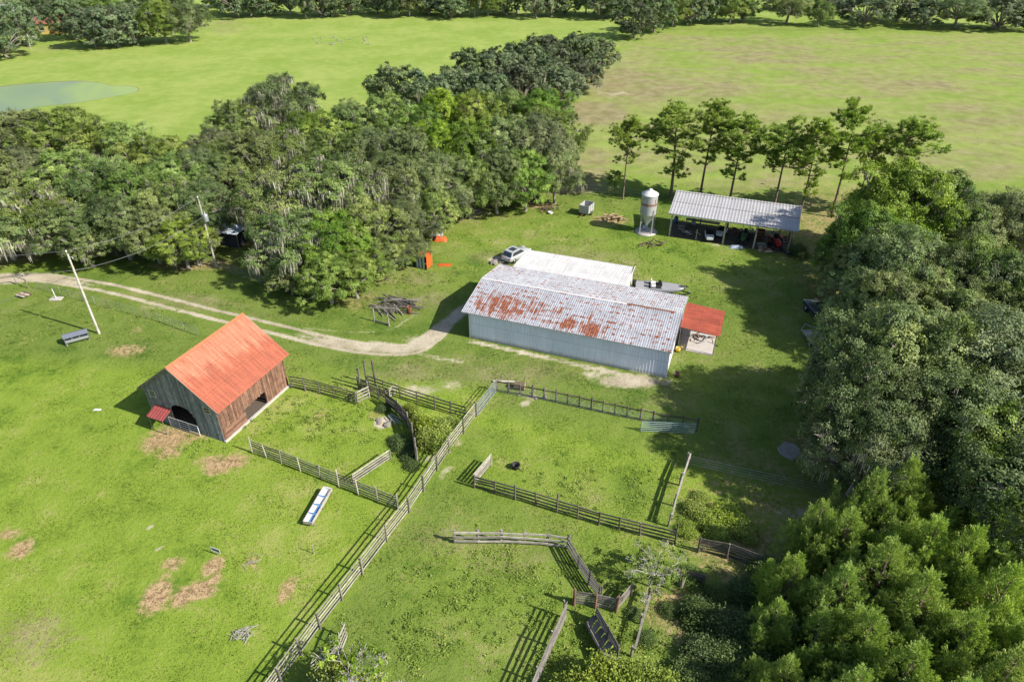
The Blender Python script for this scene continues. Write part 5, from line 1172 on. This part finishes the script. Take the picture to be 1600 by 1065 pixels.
# orange cabinet and scrap
M_ORG = mat_simple('orange_paint', (.48, .10, .02), .55, var=.25, scale=3); M_PALEB = mat_simple('pale_blue_panel', (.46, .54, .56), .6, var=.2)
p = G(664, 417); cb = thing('orange_booth', 'tall orange booth with open pale blue front by the trees', 'booth', tuple(p), R_(-25))
obj('side_panel', MB().box((.68, 0, 1.0), (.06, 1.3, 1.7)).mesh('booth_side', M_ORG), cb); obj('back_panel', MB().box((0, .64, 1.0), (1.36, .06, 1.7)).mesh('booth_back', M_ORG), cb)
obj('roof', MB().box((0, 0, 1.9), (1.5, 1.42, .1)).mesh('booth_roof', M_ORG), cb)
for x in (-.66, -.22, .24): obj('front_panel', MB().box((x, -.63, .95), (.26, .05, 1.75)).mesh('booth_front', M_PALEB), cb)
obj('side_panel', MB().box((-.68, 0, 1.0), (.05, 1.2, 1.6)).mesh('booth_left', M_PALEB), cb)
for x in (-.66, .66):
    for y in (-.62, .62): post(cb, (x, y), .25, .1, W_GREY, True, 0, 'foot')
tarp('flat orange sheet lying on the grass beside the booth', G(695, 414), .85, .4, .08, M_ORG, 8)
tarp('orange and white tarp heap at the edge of the trees', G(688, 375), .9, .6, .6, M_ORG, 9)
tarp('white crumpled sheet on top of the orange heap', G(686, 371) + Vector((0, 0, .4)), .6, .4, .3, M_WHITE, 10)
stick_pile('scrap_pile', 'dark scrap heap against the trees behind the booth', 'scrap', G(668, 369), 26, 1.2, (.6, .5), .7, [M_BLACK, M_RUSTY, M_LOGD], .05, 13)
# white stones by the car
def rock_mesh(seed, s):
    r = random.Random(seed); bm = bmesh.new(); bmesh.ops.create_icosphere(bm, subdivisions=1, radius=.5)
    for v in bm.verts: v.co = Vector((v.co.x * 1.2, v.co.y, v.co.z * .6)) * r.uniform(.75, 1.2)
    me = bpy.data.meshes.new('rock'); bm.to_mesh(me); bm.free(); return me
ROCKS = [rock_mesh(i, 1) for i in range(4)]; M_ROCK = mat_simple('pale_rock', (.22, .20, .17), .9, var=.4)
for me in ROCKS: me.materials.append(M_ROCK)
def rocks(px, py, n, rx, ry, s, where, group, seed):
    r = random.Random(seed); L = []
    for i in range(n): L.append((px + r.uniform(-rx, rx), py + r.uniform(-ry, ry), s * r.uniform(.5, 1.4)))
    L.sort()
    for i, (x, y, q) in enumerate(L):
        g = G(x, y); o = obj('rock', r.choice(ROCKS), None, (g.x, g.y, q * .12), (0, 0, r.uniform(0, 6)), (q, q, q))
        tag(o, '%s pale stone from the left %s' % (ordinal(i + 1), where), 'rock', group)
rocks(533, 64, 40, 44, 6, .6, 'in the rubble patch far out in the pasture', 'stones of the rubble patch', 2)
rocks(780, 410, 6, 12, 3, .8, 'on the sand below the silver SUV', 'stones by the SUV', 3)
rocks(598, 661, 4, 9, 5, .6, 'on the sandy spot by the cattle chute', 'stones by the chute', 4)
rocks(832, 618, 6, 22, 8, .3, 'on the grass below the dark post fence', 'stones in the paddock', 5)
# feeder with sloping lid by the pole
p = G(122, 533); fd = thing('cattle_feeder', 'grey covered cattle feeder beside the pasture utility pole', 'feeder', tuple(p), R_(33))
M_FEED = mat_simple('feeder_metal', (.17, .19, .23), .5, .2, var=.2)
obj('lid', MB().loft([[(x, -.48, .95), (x, .1, 1.12), (x, .5, .98), (x, .5, .94), (x, .1, 1.08), (x, -.48, .9)] for x in (-1.15, 1.15)], True, False).mesh('feeder_lid', M_FEED), fd)
obj('trough', MB().box((0, 0, .32), (2.1, .7, .08)).box((0, -.36, .45), (2.1, .05, .3)).box((0, .36, .6), (2.1, .05, .6)).mesh('feeder_trough', M_GALV), fd)
for x in (-1.08, 1.08): obj('end_panel', MB().box((x, 0, .5), (.05, .78, .85)).mesh('feeder_end', M_FEED), fd)
for x in (-.4, .3): obj('divider', MB().box((x, -.3, .7), (.05, .08, .5)).mesh('feeder_divider', M_GALV), fd)
for x in (-1.0, 1.0): obj('skid', MB().box((x, 0, .06), (.1, .9, .12)).mesh('feeder_skid', W_GREY), fd)
# blue and white feed trough
a, c = G(482, 822), G(513, 768); p = (a + c) / 2; L = (c - a).length; tr = thing('feed_trough', 'long white and blue four-section feed trough on the grass', 'trough', tuple(p), math.atan2(c.y - a.y, c.x - a.x))
M_BLUE = mat_simple('trough_blue', (.05, .22, .52), .4, var=.15)
for s in (-1, 1): board(tr, (-L / 2, s * .36, .38), (L / 2, s * .36, .38), .3, .05, W_PALE, name='side_board')
for s in (-1, 1): board(tr, (s * L / 2, -.36, .38), (s * L / 2, .36, .38), .3, .05, W_PALE, name='end_board')
for k in range(4):
    x = -L / 2 + (k + .5) * L / 4; w = L / 8 - .04; m = M_BLUE if k < 2 else M_WHITE
    obj('tub', MB().faces([(x - w, -.32, .5), (x + w, -.32, .5), (x + w, .32, .5), (x - w, .32, .5), (x - w * .9, -.18, .26), (x + w * .9, -.18, .26), (x + w * .9, .18, .26), (x - w * .9, .18, .26)], [(0, 1, 5, 4), (1, 2, 6, 5), (2, 3, 7, 6), (3, 0, 4, 7), (4, 5, 6, 7)]).mesh('tub', M_WHITE), tr)
    obj('rim', MB().box((x + w, 0, .5), (.07, .66, .03)).mesh('tub_rim', M_BLUE if k < 3 else M_WHITE), tr)
    if k < 2: obj('water', MB().poly([(x - w * .95, -.05, .36), (x + w * .95, -.05, .36), (x + w * .95, -.26, .37), (x - w * .95, -.26, .37)]).mesh('blue_fill', M_BLUE), tr)
for x in (-L / 2 + .2, 0, L / 2 - .2): obj('skid', MB().box((x, 0, .12), (.1, .8, .24)).mesh('trough_skid', W_GREY), tr)
# sign, stake, bucket, stumps
p = G(340, 866); sg = thing('small_sign', 'little white sign board on a stake in the pasture', 'sign', tuple(p), R_(-20)); post(sg, (0, 0), .55, .05, W_GREY, True, .0, 'stake'); obj('board', MB().box((0, -.04, .55), (.75, .03, .38)).mesh('sign_board', mat_simple('sign_dark', (.12, .16, .15), .6)), sg)
sgf = MB().box((0, -.06, .74), (.79, .02, .05)).box((0, -.06, .36), (.79, .02, .05)).box((-.38, -.06, .55), (.05, .02, .42)).box((.38, -.06, .55), (.05, .02, .42)); obj('border', sgf.mesh('sign_border', M_WHITE), sg)
p = G(491, 865); st = thing('stake', 'single pale stake standing in the pasture left of the diagonal fence', 'stake', tuple(p)); post(st, (0, 0), 1.0, .07, W_PALE, True, .03, 'shaft'); board(st, (-.08, 0, .9), (.08, 0, .9), .05, .03, W_PALE, name='cleat')
p = G(806, 731); o = thing('bucket', 'black rubber tub lying in the middle paddock', 'bucket', tuple(p), .5); obj('shell', MB().lathe([(0, .02), (.26, .0), (.34, .42), (.31, .42), (.24, .05), (0, .05)], 16).mesh('black_tub', M_BLACK), o); obj('rim', MB().lathe([(.33, .4), (.36, .42), (.34, .45), (.31, .42)], 16).mesh('tub_lip', M_BLACK), o)
p = G(812, 607); o = thing('log_section', 'fat sawn log lying behind the dark post fence', 'log', tuple(p), -.2); obj('bark', MB().tube([(-.5, 0, .38), (.5, 0, .38)], .38, 14, False).mesh('log_bark', M_LOGD), o)
for x in (-.5, .5): obj('cut_end', MB().tube([(x, 0, .38), (x * 1.01, 0, .38)], .375, 14).mesh('log_end', M_LOG), o)
tag(obj('pale_plank', MB().bar((-1.2, 0, .1), (1.2, .1, .1), .2, .06).mesh('loose_plank', W_PALE), None, tuple(G(790, 598) + Vector((0, 0, .05))), (0, 0, -.1)), 'loose pale plank on the grass behind the gate post', 'plank')
for px, py, lab, col in ((1059, 549, 'yellow bucket by the porch slab of the metal barn', (.6, .38, .03)), (1066, 545, 'pale yellow pail beside the yellow bucket', (.62, .5, .2)), (1057, 588, 'rusty red drum by the right corner of the metal barn', (.2, .05, .03))):
    p = G(px, py); o = thing('bucket', lab, 'bucket', tuple(p)); obj('shell', MB().lathe([(0, .02), (.2, 0), (.26, .5), (.23, .5), (.19, .05), (0, .05)], 14).mesh('pail', mat_simple('pail%d' % px, col, .5, var=.2)), o); obj('rim', MB().lathe([(.25, .48), (.28, .5), (.25, .53)], 14).mesh('pail_rim', M_GALV), o)
p = G(860, 334); o = thing('tub', 'small white tub on the grass near the dark brush pile', 'tub', tuple(p)); obj('shell', MB().lathe([(0, .02), (.28, 0), (.34, .3), (.3, .3), (.26, .05), (0, .05)], 14).mesh('white_tub', M_WHITE), o); obj('rim', MB().lathe([(.33, .28), (.36, .3), (.33, .33)], 14).mesh('white_tub_rim', M_WHITE), o)
tag(obj('concrete_slab', MB().faces([(-1.1, -.7, 0), (.2, -.95, 0), (1.0, -.3, 0), (.8, .7, 0), (-.3, .9, 0), (-1.0, .4, 0), (-1.08, -.68, .08), (.2, -.92, .1), (.97, -.3, .09), (.77, .66, .1), (-.3, .86, .1), (-.97, .4, .08)], [(6, 7, 8, 9, 10, 11)] + [(i, (i + 1) % 6, (i + 1) % 6 + 6, i + 6) for i in range(6)]).mesh('slab', mat_simple('old_concrete', (.26, .24, .21), .95, var=.5, scale=2.5)), None, tuple(G(1233, 703)), (0, 0, .9)), 'cracked concrete slab in the shade by the right oaks', 'slab')
stick_pile('scrap_pile', 'bent metal scrap by the curved chute fence', 'scrap', G(612, 656), 7, 1.6, (.3, .4), .4, [M_GALV], .04, 15, -1.0, 'scrap')
tarp('white rag lying in the left pasture beyond the barn', G(152, 640), .35, .14, .06, M_WHITE, 14)
# small board shelters by the drive
p = G(38, 462); o = thing('plank_ramp', 'tilted tan plank platform by the drive corner brace', 'platform', tuple(p), -.4)
for k in range(4): board(o, (-.7, -.45 + k * .28, .25 - k * .03), (.7, -.45 + k * .28, .25 - k * .03), .26, .04, W_RED if k % 2 else W_PALE, up=(0, 1, 0), name='plank')
p = G(88, 467); o = thing('well_pipe', 'pale pipe standing on a little concrete pad by the drive', 'pipe', tuple(p)); obj('pad', MB().box((0, 0, .05), (1.3, .8, .1)).mesh('well_pad', M_CONC), o); obj('pipe', MB().tube([(0, 0, .1), (-.05, 0, 1.3)], .05, 8).mesh('well_pipe', M_WHITE), o)
# little dark shed under the grove
p = G(364, 380); sh = thing('small_shed', 'small shed with pale blue-grey hip roof under the grove', 'shed', tuple(p), R_(-12))
M_HIP = mat_simple('blue_grey_roof', (.52, .58, .66), .5, var=.2); M_DARKW = mat_simple('dark_wall', (.035, .04, .05), .8, var=.3)
rp = [(-1.9, -1.5, 2.1), (1.9, -1.5, 2.1), (1.9, 1.5, 2.1), (-1.9, 1.5, 2.1), (-.7, 0, 2.9), (.7, 0, 2.9)]
obj('roof', MB().faces(rp, [(0, 1, 5, 4), (1, 2, 5), (2, 3, 4, 5), (3, 0, 4), (3, 2, 1, 0)]).mesh('hip_roof', M_HIP), sh)
obj('wall', MB().box((0, .1, 1.02), (2.9, 2.2, 2.05)).mesh('shed_wall', M_DARKW), sh)
for x in (-1.75, 1.75): post(sh, (x, -1.35), 2.1, .1, W_PALE, True, 0)
# ------------------------------------------------------------------ far houses
M_YEL = mat_simple('yellow_wall', (.52, .38, .12), .7, var=.08); M_RB = mat_simple('red_brown_roof', (.27, .10, .07), .7, var=.15); M_WW = mat_simple('white_wall', (.55, .55, .54), .7, var=.06); M_GR = mat_simple('grey_roof', (.42, .43, .45), .6, var=.1)
def house(name, label, px, py, rz, L, D, h, wall, roof):
    p = G(px, py); o = thing(name, label, 'house', tuple(p), rz)
    obj('wall', MB().box((0, 0, h / 2), (L, D, h)).mesh('house_wall', wall), o)
    e, zr = .5, h + D * .28
    rp = [(-L / 2 - e, -D / 2 - e, h), (L / 2 + e, -D / 2 - e, h), (L / 2 + e, D / 2 + e, h), (-L / 2 - e, D / 2 + e, h), (-L / 2 - e, 0, zr), (L / 2 + e, 0, zr)]
    obj('roof', MB().faces(rp, [(0, 1, 5, 4), (2, 3, 4, 5), (1, 2, 5), (3, 0, 4), (3, 2, 1, 0)]).mesh('house_roof', roof), o)
    for x in (-L * .3, L * .3): w = obj('window', MB().box((x, -D / 2 - .03, h * .55), (1.4, .06, 1.2)).mesh('house_window', M_GLASS), o); obj('sill', MB().box((x, -D / 2 - .08, h * .55 - .65), (1.6, .14, .1)).mesh('house_sill', M_WHITE), w)
    obj('door', MB().box((0, -D / 2 - .03, 1.05), (1.0, .06, 2.1)).mesh('house_door', M_RB), o)
house('house', 'small yellow house with red-brown roof among far left oaks', 90, 50, .1, 9, 7, 3, M_YEL, M_RB)
house('house', 'white house roof showing between trees at far upper left', 12, 34, .2, 11, 8, 3, M_WW, M_GR)
house('house', 'small pale blue-roofed house at the far top right', 1275, 10, -.1, 8, 7, 3, M_WW, M_GR)
house('house', 'second pale house at the far top right, partly behind oaks', 1308, 14, .2, 9, 7, 3, M_WW, M_GR)
tag(obj('far_road', MB().poly([tuple(G(255, 13) + Vector((0, 0, .01))), tuple(G(255, 10) + Vector((0, 0, .01))), tuple(G(345, 7) + Vector((0, 0, .01))), tuple(G(345, 10) + Vector((0, 0, .01)))]).mesh('far_road', M_CONC)), 'pale strip of road at the far top left', kind='structure')

# ------------------------------------------------------------------ small growth
def shrub(protos, i, px, py, H, Rr, label, group):
    plant(protos[i % 2], 'shrub', label, 'shrub', G(px, py), H, Rr, trng.uniform(0, 6.28), group)
sh1 = [(656, 662, 1.3, .8), (672, 676, 1.5, 1.2), (693, 680, 1.7, 1.2), (670, 697, 1.7, 1.0), (688, 702, 1.5, .9), (708, 672, 1.5, .7), (648, 648, .9, .6), (640, 640, .7, .5)]
for i, s in enumerate(sorted(sh1)): shrub(SHRUB, i, *s, '%s yellow-green shrub from the left inside the cattle chute' % ordinal(i + 1), 'shrubs in the chute')
sh2 = [(1085, 800, .7, .9), (1105, 815, .8, 1.0), (1130, 808, .9, 1.1), (1150, 820, .8, 1.0), (1075, 830, .6, .8), (1120, 835, .7, .9), (1145, 795, .7, .8), (1165, 835, .9, 1.0), (1095, 780, .5, .7)]
for i, s in enumerate(sorted(sh2)): shrub(SHRUB, i, *s, '%s sunlit weed clump from the left beside the rough rail' % ordinal(i + 1), 'weeds beside the rough rail')
sh3 = [(1090, 965, 1.2, 1.2), (1125, 985, 1.3, 1.3), (1100, 1025, 1.2, 1.3), (1140, 1040, 1.3, 1.4), (1075, 1060, 1.0, 1.1), (1160, 990, 1.3, 1.3), (1075, 905, .8, .9), (1120, 935, .8, .9), (1185, 1045, 1.5, 1.5), (1165, 930, 1.1, 1.1), (1010, 1000, .5, .6), (1045, 955, .5, .6), (990, 960, .4, .5), (1195, 900, 1.1, 1.2), (1210, 980, 1.4, 1.4)]
for i, s in enumerate(sorted(sh3)): shrub(SHRUBD, i, *s, '%s blue-green weed bush from the left in the lower shade' % ordinal(i + 1), 'weed bushes in the lower shade')
sh4 = [(528, 1090, 3.0, 1.3), (575, 1110, 2.4, 1.3), (940, 1075, 2.6, 1.3), (975, 1085, 2.4, 1.4), (1005, 1080, 2.2, 1.2), (905, 1090, 2.0, 1.2), (1035, 1090, 2.2, 1.0), (880, 1085, 1.2, 1.0)]
for i, s in enumerate(sorted(sh4)): shrub(SHRUB, i, *s, '%s tall yellow-green sapling from the left along the bottom edge' % ordinal(i + 1), 'saplings along the bottom edge')
sh5 = [(630, 700, .7, .8), (640, 715, .6, .7), (620, 690, .5, .7), (600, 640, .5, .6), (645, 730, .5, .6)]
for i, s in enumerate(sorted(sh5)): shrub(SHRUBD, i, *s, '%s low weed tuft from the left along the curved chute fence' % ordinal(i + 1), 'weeds along the curved fence')
plant(BARE, 'bare_tree', 'half-bare grey tree beside the mossy log rail', 'tree', G(1014, 915), 3.2, 2.1, .4, None)
plant(BARE, 'bare_tree', 'mossy half-bare tree at the bottom edge by the diagonal fence', 'tree', G(560, 1100), 4.4, 2.4, 2.2, None)
plant(SHRUBD[0], 'shrub', 'dark shrub at the right end of the pole shed', 'shrub', shed_pt(16.8, .3), 1.4, 1.2, .3, None)

# ------------------------------------------------------------------ low weeds scattered through the pens
wr = np.random.default_rng(31); wc = Crown()
for px, py, rx, ry, n, hh in ((780, 930, 160, 120, 150, .2), (500, 650, 100, 50, 90, .22), (640, 1000, 60, 60, 40, .25), (880, 1030, 60, 60, 40, .25), (150, 500, 140, 40, 60, .2), (640, 440, 90, 30, 40, .2), (930, 760, 160, 50, 60, .16), (640, 705, 30, 25, 30, .3), (300, 700, 60, 20, 20, .18), (560, 470, 60, 20, 25, .2), (1110, 815, 60, 30, 60, .35), (990, 990, 60, 60, 40, .3)):
    c0, a0, b0 = G(px, py), (G(px + rx, py) - G(px, py)).length, (G(px, py - ry) - G(px, py + ry)).length / 2
    for _ in range(n):
        q = wr.normal(size=2) * .5; c_ = np.array([c0.x + q[0] * a0, c0.y + q[1] * b0, 0]); r0 = wr.uniform(.12, .42); k = int(16 + 90 * r0)
        P = c_ + wr.normal(size=(k, 3)) * np.array([r0, r0, 0]) * .6; P[:, 2] = wr.uniform(.02, hh * wr.uniform(.5, 1.3), k)
        wc.add(P, wr.normal(size=(k, 3)) * .5 + np.array([0, 0, 1.]), wr.uniform(.07, .16, k), .7 * wr.uniform() + .3 * wr.uniform(0, 1, k))
tag(obj('weeds', wc.mesh('weeds', mat_leaf('low_weed_leaf', (.13, .21, .03), (.22, .31, .05), (.33, .39, .10), .3, .0), wr)), 'low leafy weeds scattered through the pens and yard', 'weeds', kind='stuff')

# ------------------------------------------------------------------ grass: tufts standing all over the near land
rng = np.random.default_rng(77)
def tufts(n, y0, y1, size):
    y = rng.uniform(y0, y1, n * 2); half = (y * .829 + 22.4) * .78
    x = rng.uniform(-1, 1, n * 2) * half.max(); k = np.abs(x) < half; x, y = x[k][:n], y[k][:n]
    return x, y, np.full(len(x), size)
X, Y, S = (np.concatenate(a) for a in zip(tufts(110000, 20, 45, .12), tufts(80000, 45, 70, .15), tufts(45000, 70, 100, .2)))
at = land_attrs(X, Y)
cl = np.sin(X * .9 + 2 * np.sin(Y * .5)) * np.sin(Y * 1.1 + 1.5 * np.sin(X * .4)) + rng.normal(size=len(X)) * .5
# keep off the bare ground, the drive and the buildings
dpa = np.array([(q.x, q.y) for q in dp]); dd = np.full(len(X), 9.)
for q in dpa: dd = np.minimum(dd, np.hypot(X - q[0], Y - q[1]))
keep = (at['dirt'] < .35) & (at['straw'] < .5) & (dd > 1.4) & (cl > -.9)
for ox, oy, an, x0, x1, y0, y1 in ((-24.625, 43.762, A, 0, 8.6, 0, 8), (-4.39, 59.97, BA, -.1, 20.6, -.1, 16.4), (-4.39, 59.97, BA, 20, 24.5, 5.2, 10.2), (20.775, 84.547, SA, 0, 16.3, .3, 5.7)):
    u = (X - ox) * math.cos(an) + (Y - oy) * math.sin(an); v = -(X - ox) * math.sin(an) + (Y - oy) * math.cos(an)
    keep &= ~((u > x0) & (u < x1) & (v > y0) & (v < y1))
X, Y, S = X[keep], Y[keep], S[keep]; n = len(X)
S = S * np.clip(.65 + .3 * cl[keep], .4, 1.3)
a = rng.uniform(0, 6.28, n); l = rng.normal(size=(n, 2)) * .8
P = np.stack([X, Y, 0 * X], -1); dx = np.stack([np.cos(a), np.sin(a), 0 * a], -1) * (S * .32)[:, None]
tip = np.stack([l[:, 0] * S, l[:, 1] * S, S * rng.uniform(.6, 1.1, n)], -1)
V = np.stack([P - dx, P + dx, P + tip], 1).reshape(-1, 3)
g_at = land_attrs(np.repeat(X, 3), np.repeat(Y, 3))
tag(obj('grass', np_mesh('grass', V, np.arange(3 * n).reshape(n, 3), M_PASTURE, g_at)), 'short green grass tufts over the yard and paddocks', 'grass', kind='stuff')
